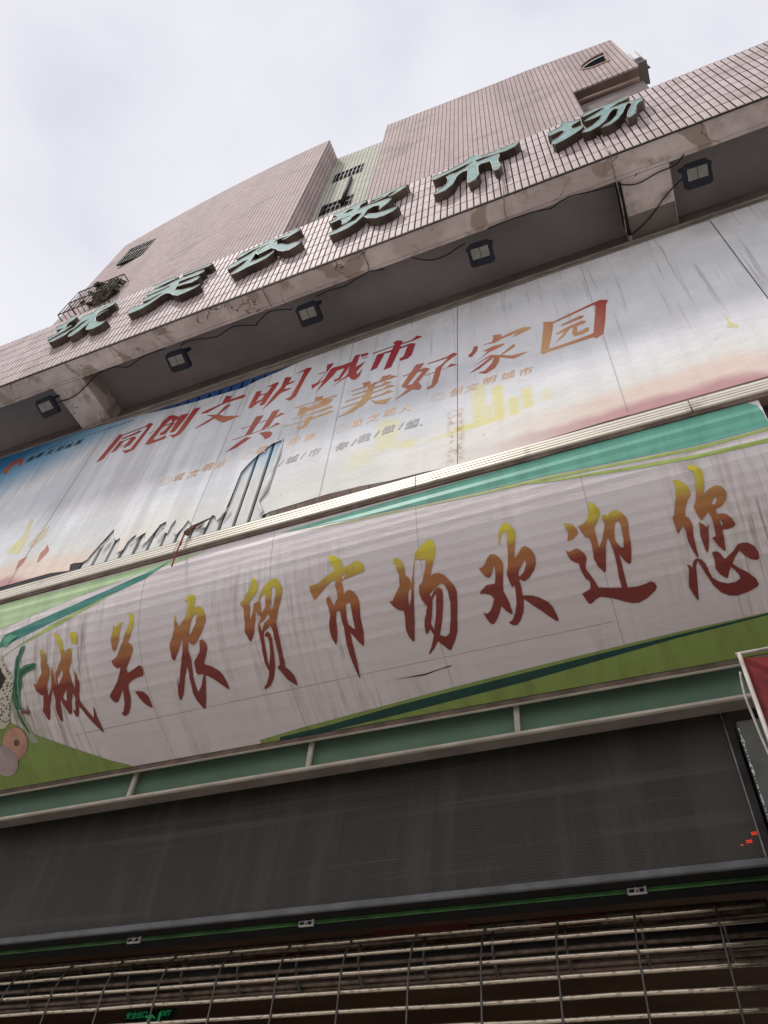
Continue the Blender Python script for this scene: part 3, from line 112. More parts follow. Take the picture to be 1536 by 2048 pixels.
# towers: tile courses in relief, laid by UV
def tower_mat(name,c1,c2,cg):
    g=G(name,.85,.08); uv=g.n('UVMap'); U,V,_=g.xyz(uv.outputs[0])
    fu=g.math('FRACT',g.math('DIVIDE',U,.1346)); fv=g.math('FRACT',g.math('DIVIDE',V,.1139))
    ju=g.math('LESS_THAN',fu,.16); jv=g.math('LESS_THAN',fv,.15)
    ce=g.n('CombineXYZ'); g.l(g.math('FLOOR',g.math('DIVIDE',U,.1346)),ce.inputs[0]); g.l(g.math('FLOOR',g.math('DIVIDE',V,.1139)),ce.inputs[1])
    wn=g.n('TexWhiteNoise',noise_dimensions='3D'); g.l(ce.outputs[0],wn.inputs[0])
    c=g.mix(wn.outputs[0],c1,c2)
    st=g.ss(g.noise(.35,6,.65,g.map((2.5,2.5,.3))),.42,.72); c=g.mix(g.math('MULTIPLY',st,.5),c,tuple(v*.6 for v in c1)); c=g.mix(g.math('MULTIPLY',g.ss(g.noise(.8,6,.7,g.map((.6,.6,1.4),(4,2,1))),.52,.66),.4),c,tuple(v*.5 for v in c1))
    c=g.mix(g.math('MULTIPLY',jv,.7),c,cg); c=g.mix(g.math('MULTIPLY',ju,.95),c,cg)
    g.base(c); return g.m
M['tower_pink']=tower_mat('pink_tower_tile',(.54,.435,.425),(.63,.52,.505),(.10,.07,.07))
M['tower_green']=tower_mat('pale_green_tower_tile',(.56,.555,.48),(.65,.645,.56),(.11,.10,.085))
# stained plaster of beams
g=G('stained_plaster',.9,.1)
n1=g.noise(1.3,7,.62); n2=g.noise(5,6,.6); n3=g.noise(2.2,5,.5,g.map((1,1,1),(5,3,1)),.8)
c=g.mix(g.ss(n1,.40,.60),(.54,.45,.43),(.72,.62,.59))
c=g.mix(g.ss(n2,.52,.72),c,(.40,.32,.28))
c=g.mix(g.math('MULTIPLY',g.ss(n3,.56,.62),.85),c,(.36,.29,.235))
c=g.mix(g.math('MULTIPLY',g.ss(n3,.30,.26),.6),c,(.72,.64,.60))
cr_=g.n('TexVoronoi',feature='DISTANCE_TO_EDGE'); wv=g.n('VectorMath',operation='ADD'); nc=g.n('TexNoise'); g.l(g.pos,nc.inputs[0]); nc.inputs['Scale'].default_value=2.2; nc.inputs['Detail'].default_value=6; g.l(g.pos,wv.inputs[0]); g.l(nc.outputs['Color'],wv.inputs[1]); g.l(wv.outputs[0],cr_.inputs[0]); cr_.inputs['Scale'].default_value=1.5
g.base(g.mix(g.math('MULTIPLY',g.math('MULTIPLY',g.math('LESS_THAN',cr_.outputs[0],.007),g.ss(n3,.46,.52)),.75),c,(.08,.06,.05))); g.bump(n2,.5,.02); M['plaster']=g.m
g=G('grey_soffit',.9,.1); n=g.noise(1.1,6,.6)
g.base(g.mix(g.ss(n,.35,.7),(.24,.215,.215),(.325,.29,.285))); g.bump(g.noise(9,4),.2,.01); M['soffit']=g.m
M['wall']=simple('dark_wall',(.16,.13,.13),(.22,.19,.18),3,.9,.1)
M['trim']=simple('weathered_trim',(.22,.19,.17),(.36,.32,.28),5,.6,.3,vec=(1,6,6))
M['void']=simple('black_gap',(.012,.011,.012),None)
# billboard vinyl
def vinyl_mat():
    g=G('printed_vinyl',.85,.06); X,Y,Z=g.xyz(); z=g.math('SUBTRACT',Z,EYE)
    st=g.noise(1,7,.6,g.map((5.5,1,.22)),.15); st2=g.noise(1,5,.6,g.map((13,1,.5),(3,0,1)),.1); gr=g.noise(3.2,7,.65); fine=g.noise(55,2,.6)
    c=g.mix(g.ss(gr,.3,.7),(.76,.765,.785),(.85,.855,.87))
    left=g.ss(X,-1.6,-4.2)
    c=g.mix(g.math('MULTIPLY',g.ss(st,.46,.60),g.math('ADD',.15,g.math('MULTIPLY',left,.40))),c,(.54,.53,.54))
    c=g.mix(g.math('MULTIPLY',g.ss(st,.48,.38),g.math('MULTIPLY',left,.75)),c,(.86,.86,.87))
    # faded cloudy blue at mid height
    c=g.mix(g.math('MULTIPLY',g.ss(g.noise(.9,4,.5,g.map((1,1,1.5),(2,0,4))),.46,.66),.5),c,(.60,.65,.70))
    # overhang shade painted into the top as dark blotches, with dirt streaks
    top=g.ss(z,5.9,7.1); c=g.mix(g.math('MULTIPLY',top,g.math('MULTIPLY',g.ss(gr,.3,.65),.5)),c,(.40,.38,.38))
    c=g.mix(g.math('MULTIPLY',g.math('MULTIPLY',g.ss(st2,.56,.68),g.ss(z,5.0,6.4)),.6),c,(.30,.28,.27))
    # printed sky corner
    d=g.math('ADD',g.math('SUBTRACT',z,7.1),g.math('MULTIPLY',g.math('SUBTRACT',-5.4,X),.42))
    d=g.math('ADD',d,g.math('MULTIPLY',g.math('SUBTRACT',g.noise(1.4,5,.6),.5),.5))
    c=g.mix(g.ss(d,-.75,.1),c,(.20,.38,.53)); c=g.mix(g.ss(d,-.15,.55),c,(.03,.13,.27))
    # printed dawn glow and rosy ground along the bottom
    wob=g.math('MULTIPLY',g.math('SUBTRACT',g.noise(.8,4,.5,g.map((1.6,1,1))),.5),.5)
    zz=g.math('ADD',z,wob)
    c=g.mix(g.math('MULTIPLY',g.ss(zz,5.25,4.7),.28),c,(.84,.78,.56))
    c=g.mix(g.math('MULTIPLY',g.math('MULTIPLY',g.ss(zz,4.9,4.66),.45),g.math('ADD',g.ss(X,-.9,.2),g.ss(X,-3.6,-4.6),clamp=True)),c,(.80,.50,.36))
    edge=g.math('ADD',g.ss(X,-1.3,.4),g.ss(X,-3.6,-4.8),clamp=True)
    c=g.mix(g.math('MULTIPLY',g.ss(zz,4.60,4.48),g.math('MULTIPLY',edge,.9)),c,(.52,.28,.30))
    def soft(x0,x1,z0,z1,s=.05):
        a=g.math('MULTIPLY',g.ss(X,x0-s,x0+s),g.ss(X,x1+s,x1-s)); b=g.math('MULTIPLY',g.ss(zw,z0-s,z0+s),g.ss(zw,z1+s,z1-s)); return g.math('MULTIPLY',a,b)
    zw=g.math('ADD',z,g.math('MULTIPLY',g.math('SUBTRACT',g.noise(3.5,3,.6),.5),.10))
    fade=g.math('ADD',.55,g.math('MULTIPLY',g.noise(2.6,4,.6),.5))
    tot=None
    for x0,x1,z0,z1,s,k in ((-.90,-.79,4.90,5.48,.03,.75),(-.735,-.645,4.88,5.38,.03,.95),(-.80,-.735,4.90,5.12,.03,.7),(-.615,-.535,4.88,5.14,.022,.95),(-.505,-.43,4.93,5.22,.025,.95),(-.36,-.28,4.96,5.12,.04,.5),(-1.06,-.64,4.87,4.95,.03,.95),(-1.72,-1.52,4.93,5.36,.05,.6),(-1.95,-1.72,4.80,5.02,.09,.4),(-1.52,-1.36,4.87,4.98,.04,.65),(-1.26,-1.02,4.85,4.90,.03,.6)):
        q=g.math('MULTIPLY',soft(x0,x1,z0,z1,s),k); tot=q if tot is None else g.math('MAXIMUM',tot,q)
    c=g.mix(g.math('MULTIPLY',tot,fade,clamp=True),c,(.80,.74,.27))
    c=g.mix(g.math('MULTIPLY',g.math('MULTIPLY',soft(-1.10,-.98,4.5,5.2,.03),g.ss(g.noise(14,4,.7),.42,.6)),.7),c,(.45,.25,.18))
    # scuffs and hairline cracks
    sp=g.math('MULTIPLY',g.ss(g.noise(24,3,.7),.66,.72),g.ss(g.noise(1.7,3),.5,.66)); c=g.mix(g.math('MULTIPLY',sp,.5),c,(.22,.17,.15))
    c=g.mix(g.math('MULTIPLY',g.ss(fine,.45,.7),.10),c,(.35,.34,.34))
    g.base(c); b=g.bump(g.noise(1,6,.6,g.map((2.2,1,5))),.35,.03); g.bump(g.noise(40,3,.6),.10,.006,b); return g.m
M['vinyl']=vinyl_mat()
g=G('vinyl_back',.7,.2); n=g.noise(6,4); g.base(g.mix(g.ss(n,.35,.65),(.56,.53,.52),(.74,.72,.70))); M['vinyl_back']=g.m
g=G('old_printed_slat',.75,.1); X,Y,Z=g.xyz(); n=g.noise(1,5,.6,g.map((7,1,2)))
c=g.mix(g.ss(n,.35,.7),(.62,.62,.60),(.74,.75,.74)); c=g.mix(g.ss(Z,EYE+5.0,EYE+5.6),c,(.50,.66,.80)); c=g.mix(g.ss(Z,EYE+6.3,EYE+6.9),c,(.03,.09,.24)); g.base(c); M['slat']=g.m
M['seam']=simple('dirty_seam',(.26,.21,.19),(.42,.36,.35),9,.6,.2)
M['board']=simple('brown_board',(.12,.085,.07),(.22,.16,.13),6,.8,.1)
g=G('cream_aluminium',.42,.45,.25); n=g.noise(1,6,.65,g.map((1.2,9,30))); n2=g.noise(1,4,.6,g.map((7,4,2)))
c=g.mix(g.ss(n,.35,.7),(.78,.74,.64),(.60,.55,.46)); c=g.mix(g.math('MULTIPLY',g.ss(n2,.58,.75),.5),c,(.25,.20,.16)); g.base(c); M['gutter']=g.m
# banner vinyl: lavender white with dirt runs
def banner_mat():
    g=G('awning_vinyl',.42,.4); X,Y,Z=g.xyz(); z=g.math('SUBTRACT',Z,EYE)
    run=g.noise(1,6,.62,g.map((17,1.2,1.2)),.2); run2=g.noise(1,5,.6,g.map((45,1.5,1.5),(2,0,0)),.25); pat=g.noise(1.1,5,.55,g.map((1,.6,.6)))
    c=g.mix(g.ss(pat,.3,.7),(.665,.60,.60),(.765,.70,.695))
    c=g.mix(g.math('MULTIPLY',g.math('MULTIPLY',g.ss(run,.44,.66),g.ss(pat,.36,.62)),g.math('MULTIPLY',g.ss(z,4.15,3.7),.9)),c,(.46,.405,.36))
    c=g.mix(g.math('MULTIPLY',g.math('MULTIPLY',g.ss(run2,.55,.64),g.ss(pat,.42,.6)),g.math('MULTIPLY',g.ss(z,4.0,3.5),.62)),c,(.15,.125,.105))
    g.base(c); g.bump(g.noise(1,5,.6,g.map((3.5,9,9))),.35,.02); return g.m
M['banner']=banner_mat()
def print_mat(name,c,vary=.75):
    g=G(name,.42,.4); n=g.noise(1,5,.6,g.map((9,2,2))); g.base(g.mix(g.ss(n,.35,.75),c,tuple(v*vary for v in c))); return g.m
for k,c in dict(lime_pale=(.46,.63,.34),lime=(.40,.53,.12),teal=(.045,.24,.19),teal_pale=(.13,.42,.31),olive=(.25,.335,.085),teal_dark=(.006,.055,.045),leaf=(.05,.21,.11),leaf_dark=(.02,.095,.05),leaf_pale=(.20,.36,.22),stem=(.38,.42,.30),teal_leaf=(.12,.40,.25)).items(): M[k]=print_mat('print_'+k,c)
g=G('print_net',.5,.3); v=g.n('TexVoronoi'); g.l(g.map((1,1,1)),v.inputs[0]); v.inputs['Scale'].default_value=38
g.base(g.mix(g.ss(v.outputs[0],.25,.42),(.05,.045,.035),(.58,.54,.44))); M['net']=g.m
M['shade']=simple('print_aubergine',(.03,.025,.02),(.20,.22,.05),7,.5,.3,lo=.5,hi=.8)
M['potato']=simple('print_potato',(.46,.24,.17),(.60,.34,.25),7,.5,.3)
M['spud_eye']=simple('print_spud_eye',(.12,.05,.045),(.28,.13,.10),20,.5,.3)
M['mushroom']=simple('print_mushroom',(.36,.27,.27),(.48,.38,.37),9,.5,.3)
def grad_mat(name,stops,axis=2,horiz=None):
    g=G(name,.42,.4); uv=g.n('UVMap'); U,V,_=g.xyz(uv.outputs[0])
    rp=g.n('ValToRGB'); el=rp.color_ramp.elements
    el[0].position=stops[0][0]; el[0].color=stops[0][1]+(1,); el[1].position=stops[-1][0]; el[1].color=stops[-1][1]+(1,)
    for p,c in stops[1:-1]: q=el.new(p); q.color=c+(1,)
    f=V if horiz is None else g.math('ADD',g.math('MULTIPLY',U,horiz),g.math('MULTIPLY',V,1-abs(horiz)))
    g.l(f,rp.inputs[0]); n=g.noise(1,5,.6,g.map((12,2,2))); g.base(g.mix(g.math('MULTIPLY',g.ss(n,.45,.75),.25),rp.outputs[0],(.16,.10,.07))); return g.m
M['brush']=grad_mat('brush_letter_print',[(.0,(.185,.024,.020)),(.50,(.225,.036,.024)),(.57,(.36,.12,.04)),(.76,(.42,.19,.055)),(.83,(.56,.43,.05)),(1.,(.68,.60,.03))])
RED,RED2,ORG,TAN=(.36,.025,.04),(.44,.075,.055),(.56,.20,.10),(.68,.42,.20)
for k,st,h in [('同',[(0,RED2),(1,RED)],None),('创',[(0,(.46,.11,.06)),(1,RED)],None),('文',[(0,(.50,.17,.08)),(.5,RED2),(1,RED)],None),('明',[(0,(.48,.15,.09)),(.5,RED2),(1,RED)],None),('城',[(0,RED2),(1,RED)],None),('市',[(0,RED),(1,RED)],None),('共',[(0,RED),(1,(.52,.18,.11))],.6),('享',[(0,TAN),(.6,TAN),(1,ORG)],None),('美',[(0,TAN),(.5,TAN),(1,ORG)],None),('好',[(0,ORG),(.5,(.50,.15,.09)),(1,(.42,.06,.06))],.7),('家',[(0,RED),(.45,ORG),(1,TAN)],.8),('园',[(0,TAN),(.5,ORG),(.85,RED2),(1,RED)],.75),('元',[(0,TAN),(1,ORG)],.5)]: M['bl'+k]=grad_mat('slogan_print_%d'%ord(k),st,horiz=h)
M['tan_print']=simple('tan_print',(.62,.33,.18),(.70,.45,.30),12,.5,.3)
M['black_print']=simple('black_print',(.015,.015,.02),(.035,.035,.04),20,.5,.3)
M['dim_print']=simple('navy_print',(.012,.016,.024),None)
def faded(name,c,c2,a):
    m=simple(name,c,c2,5,.5,.2); b=m.node_tree.nodes['Principled BSDF']; tt=m.node_tree; n=tt.nodes.new('ShaderNodeTexNoise'); n.inputs['Scale'].default_value=3; g_=tt.nodes.new('ShaderNodeNewGeometry'); tt.links.new(g_.outputs['Position'],n.inputs[0]); r_=tt.nodes.new('ShaderNodeMapRange'); r_.inputs[1].default_value=.3; r_.inputs[2].default_value=.7; r_.inputs[3].default_value=a*.45; r_.inputs[4].default_value=a; tt.links.new(n.outputs[0],r_.inputs[0]); tt.links.new(r_.outputs[0],b.inputs['Alpha']); return m
M['y']=faded('yellow_print',(.86,.80,.34),(.84,.80,.50),.9); M['o']=faded('orange_print',(.76,.52,.16),(.76,.62,.34),.6); M['r']=faded('red_print',(.55,.14,.10),(.62,.26,.18),.85)
M['logo']=simple('logo_print',(.33,.05,.035),(.40,.11,.03),6,.5,.3)
M['letter_face']=simple('sea_green_face',(.21,.335,.325),(.31,.46,.44),4,.7,.12,vec=(3,1,3))
M['letter_side']=simple('bronze_return',(.05,.038,.033),(.15,.115,.085),3.5,.5,.35,.15)
M['letter_trim']=simple('pale_trim',(.46,.40,.36),(.62,.55,.50),8,.5,.3)
M['lamp_black']=simple('navy_black_casing',(.006,.009,.02),(.015,.018,.032),20,.5,.35)
M['lamp_lens']=simple('grey_lens',(.20,.19,.17),(.26,.25,.225),15,.25,.5)
M['cable']=simple('black_cable',(.012,.011,.012),None); M['cord']=simple('beige_cord',(.40,.36,.32),(.12,.10,.09),9,.6,.3)
M['frame']=simple('dusty_steel',(.44,.39,.33),(.60,.54,.46),4,.6,.3); M['ledge']=simple('grey_brown_ledge',(.16,.135,.12),(.22,.19,.17),3,.8,.2)
M['green_panel']=simple('green_panel',(.11,.18,.12),(.14,.225,.15),1.8,.55,.3)
M['led_black']=simple('dusty_black_casing',(.03,.028,.027),(.055,.05,.047),5,.7,.2); M['led_edge']=simple('worn_metal_edge',(.16,.145,.13),(.30,.27,.25),18,.5,.4,.3)
g=G('led_dot_mesh',.65,.25); X,Y,Z=g.xyz()
fx=g.math('FRACT',g.math('DIVIDE',X,.010)); fz=g.math('FRACT',g.math('DIVIDE',Z,.010))
dx=g.math('ABSOLUTE',g.math('SUBTRACT',fx,.5)); dz=g.math('ABSOLUTE',g.math('SUBTRACT',fz,.5))
dot=g.math('LESS_THAN',g.math('ADD',g.math('MULTIPLY',dx,dx),g.math('MULTIPLY',dz,dz)),.10)
lv=g.math('LESS_THAN',g.math('FRACT',g.math('DIVIDE',Z,.020)),.5)
dust=g.noise(1,6,.65,g.map((4.5,1,.55))); bandn=g.noise(1,3,.6,g.map((.3,1,14)))
c=g.mix(dot,(.066,.058,.049),(.010,.0095,.009)); c=g.mix(g.math('MULTIPLY',lv,.35),c,(.018,.016,.015)); c=g.mix(g.math('MULTIPLY',g.ss(dust,.44,.62),.45),c,(.080,.070,.058))
c=g.mix(g.math('MULTIPLY',g.ss(g.noise(140,2,.7),.5,.7),.4),c,(.10,.088,.074)); c=g.mix(g.math('MULTIPLY',g.math('LESS_THAN',g.math('FRACT',g.math('DIVIDE',X,.32)),.010),.35),c,(.01,.01,.01)); c=g.mix(g.math('MULTIPLY',g.ss(bandn,.55,.72),.4),c,(.10,.09,.08))
g.base(c); g.bump(dot,.5,.004); M['led']=g.m
M['rail']=simple('grey_rail',(.095,.095,.097),(.14,.14,.142),6,.45,.4,.3)
M['lintel']=simple('bottle_green_paint',(.03,.095,.025),(.07,.19,.06),5,.35,.5); M['clip']=simple('white_clip',(.52,.50,.50),(.62,.6,.6),20,.5,.3)
M['bar']=simple('rusty_steel_bar',(.62,.53,.41),(.20,.12,.075),9,.22,.5,.88,.08,.50,.70,(2.5,10,10)); M['link']=simple('dark_link',(.10,.095,.085),(.16,.15,.13),12,.5,.4,.5)
M['old_bar']=simple('grimy_coil_bar',(.23,.165,.125),(.10,.07,.055),16,.45,.4,.3)
M['brown']=simple('brown_panel',(.075,.04,.025),(.11,.06,.035),2,.7,.2,vec=(.5,1,6)); M['dark']=simple('dark_ceiling',(.045,.04,.038),(.065,.058,.054),2,.9,.1)
M['maroon']=simple('maroon_cloth',(.085,.02,.018),(.12,.035,.025),4,.8,.1); M['red_cloth']=simple('faded_red_cloth',(.12,.018,.02),(.24,.04,.035),5,.75,.15,bump=.3); M['pipe']=simple('dirty_white_pipe',(.46,.42,.38),(.27,.24,.21),9,.5,.3)
M['pillar']=simple('faded_green_pillar',(.13,.13,.11),(.08,.085,.07),4,.7,.2,bump=.15); M['chip']=simple('bare_white_plaster',(.60,.60,.59),(.7,.7,.69),12,.9,.1)
M['glass']=simple('dark_window_glass',(.016,.017,.019),None,rough=1.0,spec=0.0); M['iron']=simple('rusty_window_bar',(.10,.075,.06),(.05,.04,.035),9,.7,.3); M['alu']=simple('pale_window_bar',(.36,.34,.31),(.24,.22,.20),7,.6,.3)
M['concrete']=simple('grey_concrete',(.17,.145,.14),(.25,.21,.20),1.6,.9,.1); M['rosy']=simple('rosy_pipe',(.34,.23,.19),(.42,.30,.26),3,.7,.2); M['reveal']=simple('dirty_brown_render',(.16,.115,.10),(.24,.18,.155),1.3,.9,.1)
M['tarp']=simple('heaped_rubbish',(.09,.08,.06),(.30,.26,.20),6,.8,.2,lo=.45,hi=.75); M['stringm']=simple('faded_red_string',(.34,.07,.06),(.2,.05,.04),30,.8,.1)
M['asphalt']=simple('concrete_road',(.22,.205,.19),(.29,.275,.255),6,.9,.2,bump=.3); M['paving']=simple('paving',(.28,.265,.245),(.35,.33,.31),3,.85,.2)
def emis(name,c,s):
    m=bpy.data.materials.new(name); m.use_nodes=True; b=m.node_tree.nodes['Principled BSDF']; b.inputs['Base Color'].default_value=(.02,.02,.02,1); b.inputs['Emission Color'].default_value=c+(1,); b.inputs['Emission Strength'].default_value=s; return m
M['red_led']=emis('lit_red_pixel',(1,.04,.015),1.1); M['exit_green']=emis('lit_exit_green',(.06,.8,.25),.14)
M['exit_box']=simple('dark_exit_plate',(.006,.02,.018),None)
# ---------------------------------------------------------------- mesh helpers (z given from the eye)
def link(name,me,m,parent=None,kind=None,loc=None):
    o=bpy.data.objects.new(name,me); col.objects.link(o)
    if m is not None and not me.materials: me.materials.append(m)
    if loc is not None: o.location=loc
    if parent is not None:
        o.parent=parent; o.matrix_parent_inverse=parent.matrix_basis.inverted()
    if kind: o['kind']=kind
    return o
class MB:
    def __init__(s): s.b=bmesh.new()
    def box(s,x0,x1,y0,y1,z0,z1):
        v=[s.b.verts.new((x,y,z+EYE)) for x in (x0,x1) for y in (y0,y1) for z in (z0,z1)]
        for f in ((0,1,3,2),(4,6,7,5),(0,4,5,1),(2,3,7,6),(0,2,6,4),(1,5,7,3)): s.b.faces.new([v[i] for i in f])
        return s
    def prism(s,poly,x0,x1):                      # (y,z) outline along x
        a=[s.b.verts.new((x0,y,z+EYE)) for y,z in poly]; c=[s.b.verts.new((x1,y,z+EYE)) for y,z in poly]; n=len(poly)
        for i in range(n): s.b.faces.new((a[i],a[(i+1)%n],c[(i+1)%n],c[i]))
        s.b.faces.new(a); s.b.faces.new(c[::-1]); return s
    def prismz(s,poly,z0,z1):                     # (x,y) outline up z
        a=[s.b.verts.new((x,y,z0+EYE)) for x,y in poly]; c=[s.b.verts.new((x,y,z1+EYE)) for x,y in poly]; n=len(poly)
        for i in range(n): s.b.faces.new((a[i],a[(i+1)%n],c[(i+1)%n],c[i]))
        s.b.faces.new(a); s.b.faces.new(c[::-1]); return s
    def tube(s,pts,r,n=8):
        pts=[Vector((p[0],p[1],p[2]+EYE)) for p in pts]; rings=[]
        for i,p in enumerate(pts):
            d=(pts[min(i+1,len(pts)-1)]-pts[max(i-1,0)]).normalized(); u=d.cross(Vector((0,0,1)) if abs(d.z)<.9 else Vector((1,0,0))).normalized(); q=d.cross(u)
            rr=r[i] if isinstance(r,(list,tuple)) else r
            rings.append([s.b.verts.new(p+rr*(math.cos(a)*u+math.sin(a)*q)) for a in (2*math.pi*k/n for k in range(n))])
        for a,c in zip(rings,rings[1:]):
            for k in range(n): s.b.faces.new((a[k],a[(k+1)%n],c[(k+1)%n],c[k])).smooth=True
        s.b.faces.new(rings[0][::-1]); s.b.faces.new(rings[-1]); return s
    def quad(s,*p): s.b.faces.new([s.b.verts.new((a,b,c+EYE)) for a,b,c in p]); return s
    def mesh(s,name,bevel=0):
        if bevel: bmesh.ops.bevel(s.b,geom=s.b.edges[:],offset=bevel,segments=1,affect='EDGES')
        bmesh.ops.recalc_face_normals(s.b,faces=s.b.faces[:])
        me=bpy.data.meshes.new(name); s.b.to_mesh(me); s.b.free(); return me
    def build(s,name,m,parent=None,kind=None,bevel=0): return link(name,s.mesh(name,bevel),m,parent,kind)
def thing(name,label,cat,loc,group=None):
    o=bpy.data.objects.new(name,None); col.objects.link(o); o.location=(loc[0],loc[1],loc[2]+EYE); o.empty_display_size=.2
    o['label']=label; o['category']=cat
    if group: o['group']=group
    return o
def tag(o,label,cat,group=None):
    o['label']=label; o['category']=cat
    if group: o['group']=group
    return o
def flat(contours,ext=0,bevel=0,fillmode='BOTH'):
    """2D outlines (metres) -> mesh in local xy, even-odd holes"""
    c=bpy.data.curves.new('c','CURVE'); c.dimensions='2D'; c.fill_mode=fillmode; c.extrude=ext; c.bevel_depth=bevel; c.bevel_resolution=1
    for ct in contours:
        s=c.splines.new('POLY'); s.points.add(len(ct)-1); s.use_cyclic_u=True
        for p,(a,b) in zip(s.points,ct): p.co=(a,b,0,1)
    o=bpy.data.objects.new('c',c); col.objects.link(o)
    me=bpy.data.meshes.new_from_object(o.evaluated_get(bpy.context.evaluated_depsgraph_get()))
    bpy.data.objects.remove(o); bpy.data.curves.remove(c); me.materials.clear(); me.shade_flat(); return me
def uvbox(me,f=lambda p:(p.x,p.y)):
    uv=me.uv_layers.new(name='UVMap') if not me.uv_layers else me.uv_layers[0]
    ps=[f(v.co) for v in me.vertices]; a0=min(p[0] for p in ps); a1=max(p[0] for p in ps); b0=min(p[1] for p in ps); b1=max(p[1] for p in ps)
    for l in me.loops:
        p=ps[l.vertex_index]; uv.data[l.index].uv=((p[0]-a0)/max(a1-a0,1e-6),(p[1]-b0)/max(b1-b0,1e-6))
def tovert(me,y):                                   # local xy -> facade plane at y
    for v in me.vertices: v.co=Vector((v.co.x,y-v.co.z,v.co.y+EYE))
    me.update(); return me
K=lambda cs:[[(a/1000,b/1000) for a,b in c] for c in cs]
# ---------------------------------------------------------------- ground
MB().box(-400,400,-400,400,-2.6,-EYE-.15).build('ground',M['paving'],kind='structure')
MB().box(-400,400,-12,.8,-EYE-.146,-EYE-.1).build('road',M['asphalt'],kind='structure')
MB().box(-60,60,.8,14,-EYE-.146,-EYE).build('pavement',M['paving'],kind='structure',bevel=.02)
# ---------------------------------------------------------------- market building
mb=thing('market_building','old market building clad in pink tiles with a stained concrete overhang','building',(-2,3.2,-EYE))
XL,XR=-12.5,4.5
PY=2.27; ZB=7.325
MB().box(XL,XR,3.14,5.0,4.22,9.0).build('wall',M['wall'],mb)
MB().box(XL,XR,4.52,5.0,2.6,4.215).build('wall',M['dark'],mb)
MB().box(XL,XR,2.51,3.14,7.62,7.9).build('soffit',M['soffit'],mb)
MB().box(XL,XR,PY+.201,2.51,ZB,7.9).box(XL,XR,PY+.003,PY+.2005,ZB-.003,ZB).build('edge_beam',M['plaster'],mb,bevel=.006)
for a,b in ((-5.71,-5.30),(.68,1.125),(-10.9,-10.5)): MB().box(a,b,2.512,3.138,ZB+.001,7.618).build('cross_beam',M['plaster'],mb)
MB().box(.672,.70,2.52,3.03,ZB-.012,7.60).build('drain_pipe',M['void'],mb)
MB().box(.705,1.12,2.86,3.135,ZB-.003,ZB+.0005).build('peeled_patch',M['ledge'],mb)
MB().box(XL,XR,3.075,3.136,7.13,7.215).box(XL,XR,3.055,3.136,7.218,7.25).build('trim_strip',M['trim'],mb,bevel=.004)
MB().box(XL,XR,PY+.001,PY+.2,ZB+.001,7.325+7*.2281).prism([(PY+.001,7.325+7*.2281+.0005),(PY+.2,7.325+7*.2281+.0005),(PY+.22,9.14),(PY+.001+.55*.222,9.14)],XL,XR).build('parapet',M['grout'],mb)
MB().box(XL,XR,PY+.0005,PY+.012,ZB-.012,ZB-.0035).build('drip_shadow_line',M['void'],mb)  # black strip painted in for the shadow gap below the tiles
# parapet tiles: stacked upright tiles with deep joints, top course leaning back
TP,TR=.0661,.2281
b=bmesh.new(); h,t=TP/2-.0068,TR/2-.0068
def tile_bm(b,cx,cz,dz=0,lean=0,oy=PY):
    y1,y0=oy+.0025,oy-.004
    o=[(-h,-t),(h,-t),(h,t),(-h,t)]; i=[(-h+.004,-t+.004),(h-.004,-t+.004),(h-.004,t-.004),(-h+.004,t-.004)]
    L=lambda z:lean*(z+t)
    bk=[b.verts.new((cx+x,y1+L(z),cz+z+dz)) for x,z in o]; md=[b.verts.new((cx+x,y0+.002+L(z),cz+z+dz)) for x,z in o]; fr=[b.verts.new((cx+x,y0+L(z),cz+z+dz)) for x,z in i]
    b.faces.new(fr)
    for k in range(4):
        q=(k+1)%4; b.faces.new((fr[k],md[k],md[q],fr[q])); b.faces.new((md[k],bk[k],bk[q],md[q]))
def finish(b,name):
    bmesh.ops.recalc_face_normals(b,faces=b.faces[:]); me=bpy.data.meshes.new(name); b.to_mesh(me); b.free(); me.materials.append(M['tile']); return me
b0=bmesh.new(); tile_bm(b0,0,0,oy=0); tile_me=finish(b0,'tile')
b0=bmesh.new(); tile_bm(b0,0,0,lean=.55,oy=0); cap_me=finish(b0,'cap_tile')
cells=[]
for k in range(int((XR-XL)/TP)-1):
    for r in range(8):
        cells.append(((math.floor(XL/TP)+1+k+.5)*TP,7.325+(r+.5)*TR,r))
def size(c): x,z,r=c; return PY/(x*x+PY*PY+z*z)**1.5*(1 if -6.6<x<2.6 else .2)
cells.sort(key=lambda c:-size(c))
rest=bmesh.new()
for i,(x,z,r) in enumerate(cells):
    if i<300:
        o=link('tile',cap_me if r==7 else tile_me,None,mb,loc=(x+rnd.uniform(-.0008,.0008),PY+rnd.uniform(-.0012,.0012),z+EYE+rnd.uniform(-.001,.001)))
        o.rotation_euler=(rnd.uniform(-.006,.006),rnd.uniform(-.004,.004),rnd.uniform(-.015,.015))
    else: tile_bm(rest,x+rnd.uniform(-.0008,.0008),z+EYE,rnd.uniform(-.001,.001),.55 if r==7 else 0)
link('tiling',finish(rest,'tiling'),None,mb,'stuff')
